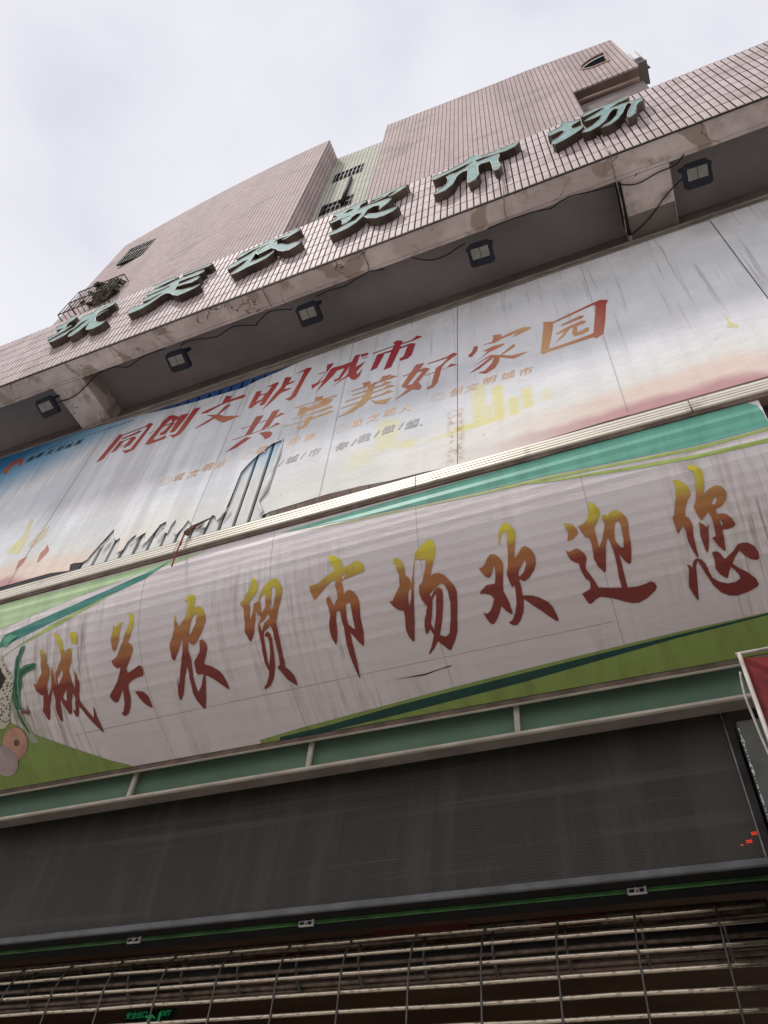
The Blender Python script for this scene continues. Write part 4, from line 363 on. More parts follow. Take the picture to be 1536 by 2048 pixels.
# ---------------------------------------------------------------- apartment block behind
D1,D2=4.69,5.3
ap=thing('apartment_block','tall tiled apartment block with a curved pink wing rising behind the parapet','building',(-4,6.5,-EYE))
def wall_strip(pts,z0,ztop,name,m,u0=0):
    """vertical wall through plan points, UV in metres"""
    b=bmesh.new(); uvl=b.loops.layers.uv.new('UVMap'); u=u0; prev=None
    for i,(x,y) in enumerate(pts):
        zt=ztop[i] if isinstance(ztop,(list,tuple)) else ztop
        cur=(b.verts.new((x,y,z0+EYE)),b.verts.new((x,y,zt+EYE)))
        if prev:
            du=math.hypot(x-pts[i-1][0],y-pts[i-1][1]); f=b.faces.new((prev[0],cur[0],cur[1],prev[1]))
            for l,q in zip(f.loops,((u,z0),(u+du,z0),(u+du,zt),(u,zp))): l[uvl].uv=q
            u+=du
        prev=cur; zp=zt
    me=bpy.data.meshes.new(name); b.to_mesh(me); b.free(); return link(name,me,m,ap)
def y1(x): t=max(0,(-x-1.286)/1.842); return 1+.118*t**1.7
left=[(x*D1,y1(x)*D1) for x in [-3.135+i*(3.135-1.287)/16 for i in range(17)]]
ZT=5.82*D1
wall_strip([(left[0][0]-.0,13)]+left,8,ZT,'wing_wall',M['tower_pink'])
wall_strip([left[-1],(left[-1][0],D2+.02),(left[-1][0]+.001,13)],8,ZT,'wing_return',M['tower_pink'])
MB().prismz([(x,y+.01) for x,y in left]+[(left[-1][0]-.005,13),(left[0][0]+.005,13)],ZT-.3,ZT-.02).build('roof_slab',M['concrete'],ap)
gx0,gx1=left[-1][0]+.004,-4.352
wall_strip([(gx0,D2),(gx1,D2)],8,[27.23,26.97],'stair_wall',M['tower_green'])
def poly_wall(contours,name,m,y,thick):
    me=flat(contours,ext=thick/2); tovert(me,y+thick/2)
    while me.uv_layers: me.uv_layers.remove(me.uv_layers[0])
    uv=me.uv_layers.new(name='UVMap')
    for l in me.loops:
        c=me.vertices[l.vertex_index].co; uv.data[l.index].uv=(c.x,c.z)
    return link(name,me,m,ap)
RW=[(-4.35,8),(-4.35,29.17),(-.30,28.50),(.54,28.46),(3.18,27.77),(3.24,23.37),(1.505,23.37),(1.505,8)]
lan=K([LANCET])[0]
poly_wall([RW,lan],'gable_wall',M['tower_pink'],D2,.05)
MB().box(-4.3,3.1,D2+.6,13,8,23).build('rear_wall',M['reveal'],ap)
MB().box(1.507,3.22,D2+.051,D2+1.6,23.39,23.6).build('balcony_soffit',M['reveal'],ap)
MB().box(1.507,3.22,D2+.30,D2+.5,8,22.95).build('balcony_back',M['concrete'],ap)
MB().tube([(1.51,D2+.24,23.15),(3.16,D2+.24,23.05)],.05).build('pipe',M['rosy'],ap)
f=poly_wall([lan],'window',M['glass'],D2+.062,.01); 
cx=sum(p[0] for p in lan)/len(lan); cz=sum(p[1] for p in lan)/len(lan)
poly_wall([[(cx+(x-cx)*1.16,cz+(z-cz)*1.16) for x,z in lan],lan],'window_surround',M['rosy'],D2-.03,.05)
MB().box(2.12,2.66,D2+.04,D2+.058,25.28,25.36).build('window_mullion',M['alu'],ap)
# side balcony and rails behind the gable
MB().box(3.25,3.50,D2+.02,D2+.62,23.70,23.80).build('balcony_slab',M['concrete'],ap)
MB().box(3.27,3.58,D2+.25,D2+.28,23.81,25.35).build('screen_panel',M['led_black'],ap)
for x in (3.30,3.475): MB().tube([(x,D2+.06,23.80),(x,D2+.06,25.3)],.018).build('rail_post',M['alu'],ap)
for z in (23.9,24.35): MB().tube([(3.27,D2+.06,z),(3.50,D2+.06,z)],.013).build('rail',M['alu'],ap)
# barred windows
def barred(x0,x1,z0,z1,y,nb,m,mid=.45,dx=0):
    wn=MB().box(x0,x1,y-.006,y+.05,z0,z1).build('window',M['glass'],ap)
    fr=MB().box(x0-.03,x1+.03,y-.010,y-.007,z0-.03,z0).box(x0-.03,x1+.03,y-.010,y-.007,z1,z1+.03).box(x0-.03,x0,y-.010,y-.007,z0,z1).box(x1,x1+.03,y-.010,y-.007,z0,z1).build('frame',M['iron'],wn)
    for k in range(nb):
        x=x0+(x1-x0)*(k+.5)/nb; MB().box(x-.010,x+.010,y-.017,y-.0115,z0-.02,z1+.02).build('bar',m,wn)
    z=z0+(z1-z0)*mid; MB().box(x0,x1,y-.0108,y-.0102,z-.03,z+.03).build('crossbar',M['iron'],wn)
barred(-1.09*D2,-.908*D2,4.567*D2,4.725*D2,D2,7,M['alu'],.5)
barred(-1.09*D2,-.908*D2,3.99*D2,4.15*D2,D2,7,M['iron'],.5)
barred(-2.655*5.08,-2.463*5.06,4.70*5.07,4.985*5.07,5.02,7,M['alu'],.55)
MB().tube([(-.96*D2,D2-.05,4.475*D2),(-.96*D2,D2-.05,4.03*D2)],.055).build('drain_pipe',M['void'],ap)
# window cage with rubbish on its top
cg=MB()
cx0,cx1,cy0,cy1,cz0,cz1=-13.5,-11.85,4.74,5.16,19.5,21.05
def barl(a,c,r=.018): cg.tube([a,c],r,5)
for z in (cz0,cz1,(cz0+cz1)/2):
    barl((cx0,cy0,z),(cx1,cy0,z)); barl((cx0,cy0,z),(cx0,cy1,z)); barl((cx1,cy0,z),(cx1,cy1,z))
for k in range(11):
    x=cx0+(cx1-cx0)*k/10; barl((x,cy0,cz0),(x,cy0,cz1),.012); barl((x,cy0,cz0),(x,cy1,cz0),.012)
wc=tag(cg.build('window_cage',M['iron']),'rusty window cage full of rubbish on the left end of the curved pink wing','window cage')
rb=bmesh.new()
for k in range(60):
    x=rnd.uniform(cx0+.5,cx1-.05); z=rnd.uniform(cz0+.5,cz1+.12); y=rnd.uniform(cy0+.05,cy1-.05); a=rnd.uniform(0,3); s_=rnd.uniform(.05,.22)
    mt=Matrix.Translation((x,y,z+EYE))@Matrix.Rotation(a,4,'X')@Matrix.Rotation(a*2,4,'Z')@Matrix.Diagonal((s_*2.2,s_,s_*.35,1)); bmesh.ops.create_cube(rb,size=1,matrix=mt)
me=bpy.data.meshes.new('rubbish'); rb.to_mesh(me); rb.free()
tag(link('rubbish',me,M['tarp']),'heap of boards and rags stuffed inside the rusty window cage','rubbish'); bpy.data.objects['rubbish']['kind']='stuff'
# ---------------------------------------------------------------- raised characters on the parapet
WHERE={'城':'leftmost of the row','关':'second from the left','农':'third from the left','贸':'fourth from the left','市':'fifth, with a wide roof stroke','场':'rightmost, below the balcony recess'}
for k,cs in CHN:
    cs=K(cs); xs=[p[0] for c in cs for p in c]; zs=[p[1] for c in cs for p in c]
    rt_=thing('sign_character','sea green raised character %s on the pink parapet, %s'%(k,WHERE[k]),'sign character',((min(xs)+max(xs))/2,PY,min(zs)),'raised characters on the parapet')
    link('face',tovert(flat(cs,ext=.002),2.183),M['letter_face'],rt_)
    b=bmesh.new()
    for c in cs:
        a=[b.verts.new((x,2.180,z+EYE)) for x,z in c]; d=[b.verts.new((x,PY-.004,z+EYE)) for x,z in c]; n=len(c)
        for i in range(n): b.faces.new((a[i],a[(i+1)%n],d[(i+1)%n],d[i]))
    me=bpy.data.meshes.new('return'); b.to_mesh(me); b.free(); link('return',me,M['letter_side'],rt_)
    b=MB()
    for c in cs: b.tube([(x,2.180,z) for x,z in c+c[:1]],.0042,5)
    b.build('edge_trim',M['letter_trim'],rt_)
# ---------------------------------------------------------------- floodlights
FW=['leftmost, left of the cracked cross beam','second from the left, right of the cracked cross beam','third, above the word city on the slogan','fourth, below the roof-stroke character','rightmost, beside the peeled cross beam']
def floodlight(p,lab):
    o=thing('floodlight','small black floodlight under the overhang, '+lab,'floodlight',(p[0],p[1],p[2]),'floodlights under the overhang')
    Rm=Matrix.Translation((p[0],p[1]+.10,p[2]+EYE))@Matrix.Rotation(R(rnd.uniform(-4,4)),4,'Z')@Matrix.Rotation(R(-12+rnd.uniform(-4,4)),4,'X')
    def put(name,mk,m,bev=0,par=o):
        bm=bmesh.new(); mk(bm)
        if bev: bmesh.ops.bevel(bm,geom=[e for e in bm.edges],offset=bev,segments=1,affect='EDGES')
        bmesh.ops.transform(bm,matrix=Rm,verts=bm.verts); bmesh.ops.recalc_face_normals(bm,faces=bm.faces[:])
        me=bpy.data.meshes.new(name); bm.to_mesh(me); bm.free(); return link(name,me,m,par)
    def ring(bm):
        W,H,c=.118,.108,.036; oc=[(-W+c,-H),(W-c,-H),(W,-H+c),(W,H-c*.6),(W-c*.6,H),(-W+c*.6,H),(-W,H-c*.6),(-W,-H+c)]
        a=[bm.verts.new((x,y,-.03)) for x,y in oc]; d=[bm.verts.new((x,y,.03)) for x,y in oc]
        bm.faces.new(a[::-1]); bm.faces.new(d)
        for i in range(8): bm.faces.new((a[i],a[(i+1)%8],d[(i+1)%8],d[i]))
    put('casing',ring,M['lamp_black'])
    for s in (-1,1): put('lens',lambda bm,s=s:bmesh.ops.create_cube(bm,size=1,matrix=Matrix.Translation((s*.043,-.012,-.034))@Matrix.Diagonal((.080,.098,.012,1))),M['lamp_lens'])
    put('visor',lambda bm:bmesh.ops.create_cube(bm,size=1,matrix=Matrix.Translation((0,-.101,-.036))@Matrix.Diagonal((.17,.006,.012,1))),M['lamp_black'])
    for s in (-1,1): put('arm',lambda bm,s=s:bmesh.ops.create_cube(bm,size=1,matrix=Matrix.Translation((s*.122,-.06,.06))@Matrix.Diagonal((.008,.03,.16,1))),M['lamp_black'])
    put('bracket',lambda bm:bmesh.ops.create_cube(bm,size=1,matrix=Matrix.Translation((0,-.06,.142))@Matrix.Diagonal((.252,.03,.008,1))),M['lamp_black'])
for p,lab in zip(FLOOD,FW): floodlight([v/1000 for v in p],lab)
# ---------------------------------------------------------------- cables
CL=['black cable sagging across the cracked beam at the left end of the overhang','black cable running under the overhang between second and third floodlights','black cable with loose ends right of the third floodlight','short drooping black cable left of the fourth floodlight','long black cable from the fourth floodlight past the right cross beam','loose black cable hanging from the rightmost floodlight over the peeled beam']
def smooth_path(p,n=4):
    p=[Vector(q) for q in p]; o=[]
    for i in range(len(p)-1):
        a,b_,c,d=p[max(i-1,0)],p[i],p[i+1],p[min(i+2,len(p)-1)]
        for k in range(n):
            t=k/n; o.append(.5*((2*b_)+(c-a)*t+(2*a-5*b_+4*c-d)*t*t+(3*b_-a-3*c+d)*t**3))
    return o+[p[-1]]
for c,l in zip(CAB,CL): tag(MB().tube(smooth_path([(a/1000,b_/1000,c_/1000-.004) for a,b_,c_ in c]),.006,6).build('cable',M['cable']),l,'cable','cables under the overhang')
CW=['the rightmost raised character','the fifth raised character','the fourth raised character','the third raised character','the second raised character','the leftmost raised character']
for c,l in zip(CORD,CW): tag(MB().tube(smooth_path([(a/1000,b_/1000-.012,c_/1000-.012) for a,b_,c_ in c]),.0055,6).build('power_cord',M['cord']),'pale power cord running over the beam edge below '+l,'cord','power cords of the raised characters')
# ---------------------------------------------------------------- slogan billboard
bb=thing('billboard','large torn vinyl billboard with a red and orange slogan under the overhang','billboard',(-2.5,3.09,4.4))
MB().box(-8.2,2.4,3.100,3.136,4.36,7.12).build('backing',M['void'],bb)
sx=-.896*3.1; SP=.1376
for k in range(-39,38):
    a=sx+k*SP; MB().box(a+.034,a+SP-.001,3.072+rnd.uniform(-.002,.002),3.097,4.40,7.10).build('slat',M['slat'],bb)
MB().box(-2.56,2.4,3.0583,3.0603,4.36,4.56).build('base_board_and_shadow',M['board'],bb)
MB().box(-8.2,-4.40,3.0583,3.0603,4.36,4.56).build('base_board_and_shadow',M['void'],bb)  # no board here: black strip standing in for the shadow line under the vinyl
MB().box(-4.398,-2.562,3.0575,3.0603,4.36,4.464).build('base_board_and_shadow',M['void'],bb)  # black shadow line drawn along the foot of the tear
for k in range(14):
    a=-2.5+k*.155; MB().box(a,a+.018,3.0574,3.0582,4.40,4.50+.012*(k%3)).build('stud',M['void'],bb)
vm=tovert(flat(K([VINYL]),fillmode='FRONT'),3.055)
SE=[-9,-5.2,-3.335,-2.14,-1.02,.187,1.35,9]
for i in range(7):
    bm=bmesh.new(); bm.from_mesh(vm)
    bmesh.ops.bisect_plane(bm,geom=bm.verts[:]+bm.edges[:]+bm.faces[:],plane_co=(SE[i],0,0),plane_no=(1,0,0),clear_inner=True)
    bmesh.ops.bisect_plane(bm,geom=bm.verts[:]+bm.edges[:]+bm.faces[:],plane_co=(SE[i+1]+.006-.012*(i%2),0,0),plane_no=(1,0,0),clear_outer=True)
    for v in bm.verts: v.co.y+=.0018*(i%2)
    me=bpy.data.meshes.new('vinyl_sheet'); bm.to_mesh(me); bm.free(); link('vinyl_sheet',me,M['vinyl'],bb)
for s_ in SE[1:-1]: MB().box(s_-.0015,s_+.0015,3.0535,3.0552,4.52,7.08).build('seam',M['seam'],bb)
# curled flap along the tear
fl=bmesh.new(); tr_=[(a/1000,b_/1000) for a,b_ in TEARR]; rows=[]
for i,(x,z) in enumerate(tr_):
    t=i/(len(tr_)-1); wd=.010+.040*math.sin(math.pi*min(1,t*1.05))*(1+.5*math.sin(i*2.4)); row=[]
    for k in range(9):
        a=k/8*3.6; row.append(fl.verts.new((x-.012+wd*.75*(1-math.cos(a))*.5+wd*.3*k/8,3.052-wd*.32*math.sin(a*.87)-.004,z+.03*math.sin(k*.8)*t+EYE)))
    rows.append(row)
for a,c in zip(rows,rows[1:]):
    for k in range(8): fl.faces.new((a[k],a[k+1],c[k+1],c[k])).smooth=True
me=bpy.data.meshes.new('torn_flap'); fl.to_mesh(me); fl.free(); link('torn_flap',me,M['vinyl_back'],bb)
# small curls on the ragged bottom edge
for i,(x,z) in enumerate([(-4.245,4.66),(-3.90,4.56),(-3.66,4.585),(-3.245,4.56),(-3.03,4.62)]):
    bm=bmesh.new(); rw=[]
    for j in range(6):
        rw.append([bm.verts.new((x+.009*j+.003*math.sin(k*2+i),3.05-.012*math.sin(k/5*3.5+.1*j),z+.05*j*(.5 if i%2 else .9)*.4+.030*(1-math.cos(k/5*3.5))*.6+EYE)) for k in range(6)])
    for a,c in zip(rw,rw[1:]):
        for k in range(5): bm.faces.new((a[k],a[k+1],c[k+1],c[k])).smooth=True
    me=bpy.data.meshes.new('vinyl_curl'); bm.to_mesh(me); bm.free(); link('vinyl_curl',me,M['vinyl_back'],bb)
for k,cs in BIL:
    me=flat(K(cs),fillmode='FRONT'); uvbox(me); tovert(me,3.0541); link('printed_character',me,M['bl'+k],bb)
for i,(k,c) in enumerate(SKY[6:]): link('printed_silhouette',tovert(flat(K([c]),fillmode='FRONT'),3.0546-.00003*i),M[k],bb)
for c in LOGO: link('printed_logo',tovert(flat(K([c]),fillmode='FRONT'),3.0543),M['logo'],bb)
def text_mesh(s,h,bold=0,shear=.0,width=1.0):
    c=bpy.data.curves.new('t','FONT'); c.body=s; c.offset=bold; c.fill_mode='FRONT'; c.dimensions='2D'; c.resolution_u=3
    o=bpy.data.objects.new('t',c); col.objects.link(o); me=bpy.data.meshes.new_from_object(o.evaluated_get(bpy.context.evaluated_depsgraph_get()))
    bpy.data.objects.remove(o); bpy.data.curves.remove(c); me.materials.clear()
    xs=[v.co.x for v in me.vertices]; ys=[v.co.y for v in me.vertices]; mx_=(min(xs)+max(xs))/2; my=(min(ys)+max(ys))/2
    for v in me.vertices:
        x,y=v.co.x-mx_,v.co.y-my; v.co=Vector((h*(x*width+shear*y),h*y,0))
    return me
MT={'t':M['tan_print'],'k':M['black_print'],'d':M['dim_print']}
for i,(ch,x,z,sz,cl) in enumerate(TXT):
    if ch=='◎':
        cs=[]
        for r_,w_ in ((.062,.004),(.036,.004)):
            for q in (r_+w_/2,r_-w_/2): cs.append([(q*math.cos(a)*1.0,q*math.sin(a)) for a in [2*math.pi*k/28 for k in range(28)]])
        me=flat(cs,fillmode='FRONT')
    else: me=text_mesh(ch,sz/1000*(1.12 if cl!='d' else 1.25),bold={'k':0,'t':0,'d':.0}[cl],shear=.18)
    if ch!='◎':
        bm=bmesh.new(); bm.from_mesh(me); n0=bm.verts[:]; dx={'k':.007,'t':.005,'d':.005}[cl]
        d_=bmesh.ops.duplicate(bm,geom=bm.verts[:]+bm.edges[:]+bm.faces[:])
        for v in d_['geom']:
            if isinstance(v,bmesh.types.BMVert): v.co.x+=dx; v.co.y+=dx*.5; v.co.z+=.0002
        bm.to_mesh(me); bm.free()
    for v in me.vertices: v.co.x+=x/1000; v.co.y+=z/1000
    link('printed_character' if ch not in '/◎.' else 'printed_mark',tovert(me,3.0538),MT[cl],bb)
for k in range(26):
    x=-6.05+k*.047; MB().box(x,x+.03,3.0538,3.0544,7.015-.0*k,7.03).build('printed_mark',M['dim_print'],bb)
# ---------------------------------------------------------------- ribbed gutter strip
gt=thing('ribbed_trim','cream ribbed aluminium strip between the billboard and the green banner','trim',(-2,3.0,4.21))
prof=[(3.065,4.215),(2.975,4.215)]
for i in range(4):
    z=4.222+i*.028; prof+=[(2.968,z),(2.968,z+.017),(2.973,z+.020),(2.973,z+.0255)]
prof+=[(2.972,4.336),(3.065,4.336)]
for a,b_ in ((-9,-5.35),(-5.345,-3.30),(-3.295,-1.305),(-1.30,.55),(.555,3)): MB().prism(prof,a,b_-.003).build('ribbed_profile',M['gutter'],gt)
MB().box(-9,3,2.985,3.06,4.180,4.213).build('gutter_shadow_strip',M['board'],gt)  # dark brown strip put where shadow falls between gutter and banner
# ---------------------------------------------------------------- barrel banner
bn=thing('banner_awning','lavender barrel shaped banner welcoming visitors in large brush characters between green bands','banner',(-2,3.4,3.04))
PR=[(a/1e4,b_/1e4,c/1e4) for a,b_,c in PROF]
def prof_at(s):
    if s<=PR[0][2]: p,q=PR[0],PR[1]
    elif s>=PR[-1][2]: p,q=PR[-2],PR[-1]
    else:
        for p,q in zip(PR,PR[1:]):
            if p[2]<=s<=q[2]: break
    t=(s-p[2])/(q[2]-p[2]); return p[0]+(q[0]-p[0])*t,p[1]+(q[1]-p[1])*t,(q[1]-p[1]),-(q[0]-p[0])
S1=PR[-1][2]; FS=[0.012]; rf=random.Random(3)
while FS[-1]<S1-.05:
    FS.append(FS[-1]+(rf.uniform(.028,.052) if FS[-1]<1.0 else rf.uniform(.05,.10)))
FS[-1]=S1
FO=[(.0034 if i%2 else 0.)*rf.uniform(.2,1.4)*(1 if FS[i]<1.05 else .35) for i in range(len(FS))]
def on_banner(x,s,lift=0):
    s=min(max(s,FS[0]),FS[-1])
    for i in range(len(FS)-1):
        if FS[i]<=s<=FS[i+1]+1e-9: break
    P_=[]
    for j in (i,i+1):
        y,z,ny,nz=prof_at(FS[j]); n=math.hypot(ny,nz); ny,nz=ny/n,nz/n
        P_.append((y+ny*FO[j],z+nz*FO[j],ny,nz))
    t=(s-FS[i])/(FS[i+1]-FS[i]); a,c=P_
    ny,nz=a[2]+(c[2]-a[2])*t,a[3]+(c[3]-a[3])*t
    return (x,a[0]+(c[0]-a[0])*t+ny*lift,a[1]+(c[1]-a[1])*t+nz*lift+EYE)
y_,z_,a_,b_=prof_at(.2)
SGN=1 if a_<0 else -1                           # outward normal points to -y
def lay(contours,name,m,lift,parent=bn,uv=False):
    me=flat(K(contours),fillmode='FRONT')
    bm=bmesh.new(); bm.from_mesh(me); bpy.data.meshes.remove(me)
    bmesh.ops.bisect_plane(bm,geom=bm.verts[:]+bm.edges[:]+bm.faces[:],plane_co=(0,S1-.0006,0),plane_no=(0,1,0),clear_outer=True)
    bmesh.ops.bisect_plane(bm,geom=bm.verts[:]+bm.edges[:]+bm.faces[:],plane_co=(0,FS[0]+.0006,0),plane_no=(0,1,0),clear_inner=True)
    for f in FS[1:-1]: bmesh.ops.bisect_plane(bm,geom=bm.verts[:]+bm.edges[:]+bm.faces[:],plane_co=(0,f,0),plane_no=(0,1,0))
    me=bpy.data.meshes.new(name); bm.to_mesh(me); bm.free()
    if uv: uvbox(me,lambda p:(p.x,-p.y))
    for v in me.vertices: v.co=Vector(on_banner(v.co.x,v.co.y,lift*SGN))
    return link(name,me,m,parent)
BS=[-7.4,-5.75,-4.63,-3.53,-2.42,-1.31,-.2,.925]
BRE=random.Random(5)
for i in range(7):
    x0,x1=BS[i]+.001,BS[i+1]-.001; bm=bmesh.new(); rows=[]
    nx=5
    for k in range(nx+1):
        x=x0+(x1-x0)*k/nx; rows.append([bm.verts.new(on_banner(x,s,.0)) for s in FS])
    for a,c in zip(rows,rows[1:]):
        for j in range(len(FS)-1): bm.faces.new((a[j],a[j+1],c[j+1],c[j]))
    me=bpy.data.meshes.new('vinyl_panel'); bm.to_mesh(me); bm.free(); link('vinyl_panel',me,M['banner'],bn)
for s_ in BS[1:-1]: lay([[(s_*1000-1.3,20),(s_*1000+1.3,20),(s_*1000+1.3,1700),(s_*1000-1.3,1700)]],'seam',M['seam'],.0008)
lay([[(-4300,1265),(-230,1225),(-230,1228),(-4300,1269)]],'seam',M['seam'],.0006)
for i,(k,c) in enumerate(BANDS): lay([c],'printed_band',M[k],.0012+.0003*i)
for i,(k,c) in enumerate(VEG): lay([c],'printed_vegetable' if k in('potato','mushroom','leaf','stem','leaf_dark') else 'printed_shape',M[k],.0052+.0004*i)
for k,cs in BAN: lay(cs,'brush_character',M['brush'],.0045,uv=True)
lay(CRACK,'slit',M['void'],.0042)
yE,zE=PR[-1][0],PR[-1][1]
MB().box(-8,1.6,yE+.002,yE+.03,zE-.040,zE-.002).build('bottom_strip',M['board'],bn,bevel=.003)
MB().box(-8,1.6,yE+.0015,yE+.02,zE-.0455,zE-.0405).build('strip_lip',M['frame'],bn)
# ---------------------------------------------------------------- steel frame with green panels
fr=thing('steel_frame','dusty steel frame with narrow green panels under the banner','frame',(-2.5,4.05,2.84))
FX0,FX1=-8,.42
MB().box(FX0,FX1,4.035,4.062,2.838,2.858).build('bottom_rail',M['frame'],fr,bevel=.003)
MB().box(FX0,FX1,4.063,4.15,2.835,2.848).build('ledge',M['ledge'],fr)
PX=[FX0,-3.92,-2.432,-.958,FX1]
for p in (-5.42,)+tuple(PX[1:4]): MB().box(p-.018,p+.018,4.04,4.066,2.859,3.06).build('post',M['frame'],fr,bevel=.003)
for a,b_ in zip((FX0,-5.42)+tuple(PX[1:4]),(-5.42,)+tuple(PX[1:5])): MB().box(a+.002,b_-.002,4.10,4.125,2.85,3.20).build('green_panel',M['green_panel'],fr)
# ---------------------------------------------------------------- LED screen
ld=thing('led_screen','long dark LED message screen covered in dust above the shutter','LED screen',(-3,4.2,1.94))
LX0,LX1=-8,.241
MB().box(LX0,LX1,4.30,4.50,2.037,3.06).build('screen_panel',M['led'],ld)
MB().box(LX1+.001,LX1+.045,4.285,4.50,2.0,3.05).build('end_cover',M['led_black'],ld,bevel=.003)
MB().box(LX1-.006,LX1+.002,4.280,4.298,2.015,3.05).build('edge_strip',M['led_edge'],ld)
MB().box(LX0,LX1+.045,4.272,4.298,1.992,2.036).build('bottom_rail',M['rail'],ld,bevel=.006)
MB().box(LX0,LX1+.045,4.299,4.50,2.010,2.036).build('dark_void_block',M['void'],ld)  # black block that paints the unlit void behind the rail
for cx,cz,n,mrows in ((.206,2.168,5,2),(.170,2.128,4,2),(.138,2.118,2,1)):
    b=MB()
    for i in range(n):
        for j in range(mrows): x=cx+i*.0075; z=cz+j*.010; b.box(x,x+.0036,4.2965,4.2995,z,z+.006)
    b.build('lit_pixels',M['red_led'],ld)
# ---------------------------------------------------------------- lintel, clips
li=tag(MB().box(-8,.45,4.42,4.434,1.988,2.012).build('lintel',M['lintel'],bevel=.004),'glossy bottle green lintel strip under the LED screen','lintel')
MB().box(-8,.45,4.436,4.515,1.975,2.60).build('dark_backing',M['void'],mb)  # black backing, colours in the darkness behind the green strip
for x,l in ((-.855*4.41,'leftmost of three, far from the pillar'),(-.56*4.41,'middle of three'),(-.101*4.41,'rightmost of three, nearest the pillar')):
    o=thing('bracket_plate','small white slotted plate on the green lintel, '+l,'bracket',(x,4.41,1.99),'white plates on the lintel')
    MB().box(x-.052,x+.052,4.404,4.418,1.972,2.018).build('plate',M['clip'],o,bevel=.002)
    for dx,dz,ww,hh in ((-.028,-.006,.014,.008),(.026,-.006,.012,.009),(-.03,.012,.022,.0025),(.018,.012,.02,.0025),(.002,-.010,.006,.004)): MB().box(x+dx-ww,x+dx+ww,4.4025,4.4038,1.995+dz-hh,1.995+dz+hh).build('slot',M['void'],o)
# ---------------------------------------------------------------- shutter grille
sh=thing('shutter_grille','half rolled steel bar shutter with rusty rods across the market entrance','shutter',(-2.8,4.5,-EYE))
BZ=[(4.60,1.94),(4.535,1.838)]+[(4.5,1.72-.0995*i) for i in range(19)]
for y,z in BZ:
    rr=.0125; j=[(-7.8+i*.42,y+rnd.uniform(-.002,.002),z+rnd.uniform(-.003,.003)) for i in range(20)]
    MB().tube(j,rr,8).build('bar',M['bar'],sh)
for k in range(-14,2):
    x=-.0155*4.5+k*.4325
    for (ya,za),(yb,zb) in zip(BZ[:10],BZ[1:11]): pass
    MB().tube([(x,y-.016,z) for y,z in BZ],.0048,6).build('link',M['link'],sh)
    for y,z in BZ[:6]: MB().tube([(x-.007,y-.004,z),(x+.007,y-.004,z)],.0148,7).build('collar',M['link'],sh)
for k in range(15):                                     # coil already wound on the drum
    a=R(200+k*24); rr=.095+.003*k
    y,z=4.80+rr*math.cos(a)*.9,1.885+rr*math.sin(a)*1.2
    MB().tube([(-7.8+i*.8,y,z+rnd.uniform(-.005,.005)) for i in range(11)],.014,7).build('coiled_bar',M['old_bar'],sh)
MB().tube([(-7.8,4.80,1.885),(.4,4.80,1.885)],.062,14).build('drum',M['dark'],sh)
for k in range(-14,2):
    x=-.0155*4.5+k*.4325+.02
    MB().tube([(x,4.80-.13*math.sin(a),1.885+.15*math.cos(a)) for a in [i*.35 for i in range(10)]],.010,5).build('coil_link',M['link'],sh)
# ---------------------------------------------------------------- interior of the hall
MB().box(-9,.45,4.52,11,2.50,2.598).build('ceiling',M['brown'],mb)
MB().box(-9,.45,11,11.2,-EYE,2.6).build('rear_partition',M['brown'],mb)
MB().box(-9.2,-9.002,4.2,11,-EYE,2.6).build('side_wall',M['dark'],mb)
for i,(z,y) in enumerate(((1.25,9.0),(1.55,8.2),(.9,10))): MB().box(-8.8+i*.7,.2-i*.3,y,y+.06,z,z+.28).build('fascia_board',M['brown'],mb)
for x,wd,y in ((-2.1,.62,4.62),(-1.05,.35,4.66),(-.35,1.2,4.7),(-3.0,.4,4.72)):
    tag(MB().box(x,x+wd,y,y+.01,1.995-.05,1.998).build('cloth_valance',M['maroon']),'dark red cloth strip tucked above the shutter, '+{-2.1:'in the middle of the entrance',-1.05:'right of the middle plate',-.35:'widest, beside the pillar',-3.0:'furthest left'}[x],'cloth','red cloth strips above the shutter')
ex=thing('exit_sign','small dark green lit EXIT sign hanging inside behind the shutter','exit sign',(-4.73,6.0,2.0))
MB().box(-4.98,-4.48,6.0,6.04,1.97,2.13).build('plate',M['exit_box'],ex)
def exit_txt(s,x,z,h):
    me=text_mesh(s,h,bold=.01); 
    for v in me.vertices: v.co.x+=x; v.co.y+=z
    link('lettering',tovert(me,5.997),M['exit_green'],ex)
exit_txt('安全出口',-4.86,2.095,.055); exit_txt('EXIT',-4.57,2.095,.055)
b=MB(); 
for a,c,r in (((-4.70,2.09),(-4.72,2.045),.013),((-4.72,2.045),(-4.76,2.0),.009),((-4.72,2.045),(-4.68,2.01),.009),((-4.70,2.085),(-4.75,2.07),.007),((-4.70,2.085),(-4.66,2.06),.007)): b.tube([(a[0],5.99,a[1]),(c[0],5.99,c[1])],r,6)
b.box(-4.625,-4.61,5.985,5.995,1.99,2.10); b.build('running_figure',M['exit_green'],ex)
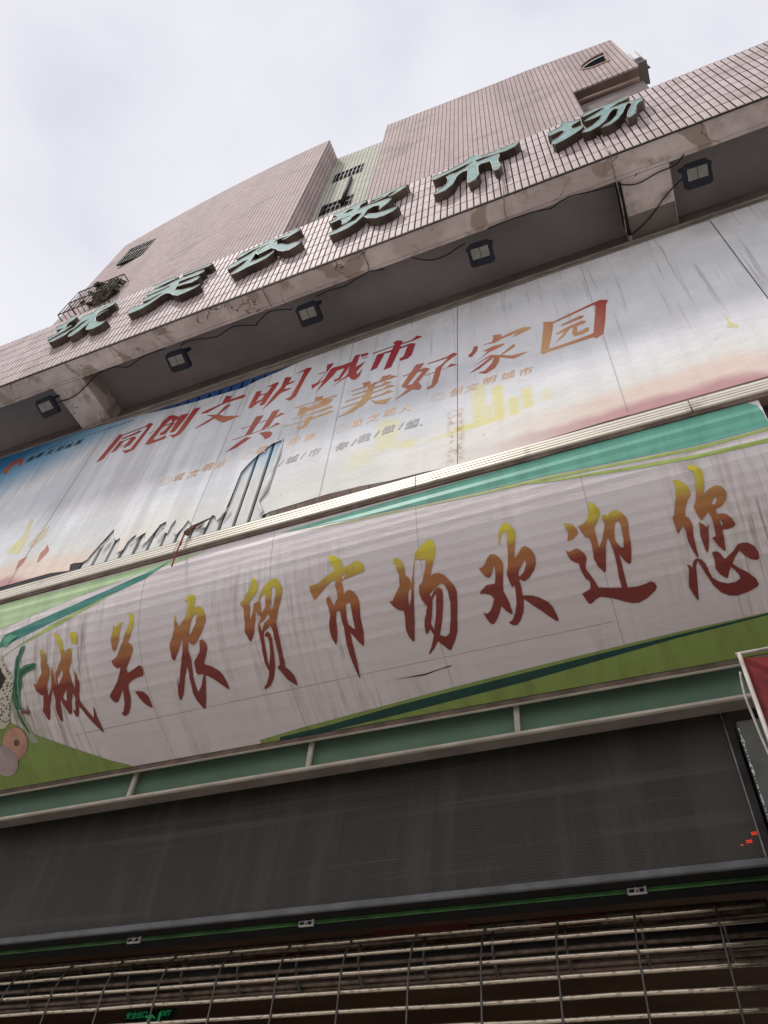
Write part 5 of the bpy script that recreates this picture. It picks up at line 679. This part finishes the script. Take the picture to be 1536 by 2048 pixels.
# ---------------------------------------------------------------- right side: pillar, red panel, cables
pi=thing('pillar','faded green pillar with peeling white edge at the right end of the screen','pillar',(.4,4.3,-EYE))
MB().box(.30,.47,4.20,4.75,-EYE,2.80).build('shaft',M['pillar'],pi,bevel=.008)
MB().box(.470,3.2,4.5,4.7,-EYE,4.2).build('shop_wall',M['dark'],mb)
for k in range(46):
    z=2.74-k*.0195+rnd.uniform(-.004,.004); s_=rnd.uniform(.003,.008)*(1.7 if k%9 in(3,4,5) else .7)
    pts=[(.304+s_*math.cos(a)*rnd.uniform(.4,1.0),z+s_*1.9*math.sin(a)*rnd.uniform(.7,1.2)) for a in [i*.9 for i in range(7)]]
    link('peeled_chip',tovert(flat([pts],ext=.0008),4.1975),M['chip'],pi)
rp_=thing('cloth_banner','faded red cloth stretched on a dirty white pipe frame at the right edge','cloth banner',(.7,3.0,1.0))
MB().tube([(.318,3.0,2.335),(.311,3.0,1.0)],.0095,10).build('pipe',M['pipe'],rp_)
MB().tube([(.305,3.0,2.335),(1.5,3.0,2.345)],.008,10).build('pipe',M['pipe'],rp_)
b=bmesh.new(); nx,nz=14,14; gr_=[[b.verts.new((.328+1.1*i/nx,3.012+.02*math.sin(i*1.3+j*.7)*(j/nz)+.03*math.sin(i*.9)*(1-i/nx),2.322-1.3*j/nz+EYE)) for j in range(nz+1)] for i in range(nx+1)]
for i in range(nx):
    for j in range(nz): b.faces.new((gr_[i][j],gr_[i+1][j],gr_[i+1][j+1],gr_[i][j+1])).smooth=True
me=bpy.data.meshes.new('cloth'); b.to_mesh(me); b.free(); link('cloth',me,M['red_cloth'],rp_)
tag(MB().tube(smooth_path([(.300,3.03,2.26),(.288,3.04,2.15),(.292,3.05,2.02),(.300,3.06,1.88),(.33,3.06,1.5)]),.006,6).build('hanging_cable',M['pipe']),'pale cable hanging beside the white pipe of the red panel','cable')
tag(MB().tube(smooth_path([(.43,4.19,2.74),(.52,4.1,2.72),(.62,4.0,2.75)]),.004,5).tube(smooth_path([(.46,4.19,2.45),(.55,4.1,2.40),(.66,4.0,2.36)]),.004,5).build('wire',M['pipe']),'thin pale wires strung from the green pillar','wire')
# ---------------------------------------------------------------- red string snagged on the gutter
st=thing('red_string','faded red string with a twig hanging over the ribbed strip','string',(-3.23,2.94,4.2))
MB().tube(smooth_path([(-3.215,2.99,4.50),(-3.235,2.945,4.42),(-3.231,2.935,4.30),(-3.226,2.93,4.16),(-3.22,2.935,3.99)]),.0065,6).build('cord',M['stringm'],st)
MB().tube(smooth_path([(-3.205,2.985,4.50),(-3.228,2.94,4.36),(-3.215,2.932,4.22)]),.005,6).build('cord',M['stringm'],st)
MB().tube([(-3.30,3.03,4.475),(-3.24,2.99,4.505),(-3.15,2.98,4.52),(-3.02,2.97,4.545)],[.012,.016,.010,.004],6).build('twig',M['board'],st)
b=bmesh.new(); bmesh.ops.create_icosphere(b,subdivisions=2,radius=.028)
for v in b.verts: v.co*=1+rnd.uniform(-.25,.25); v.co+=Vector((-3.222,2.95,4.40+EYE))
me=bpy.data.meshes.new('knot'); b.to_mesh(me); b.free(); link('knot',me,M['board'],st)
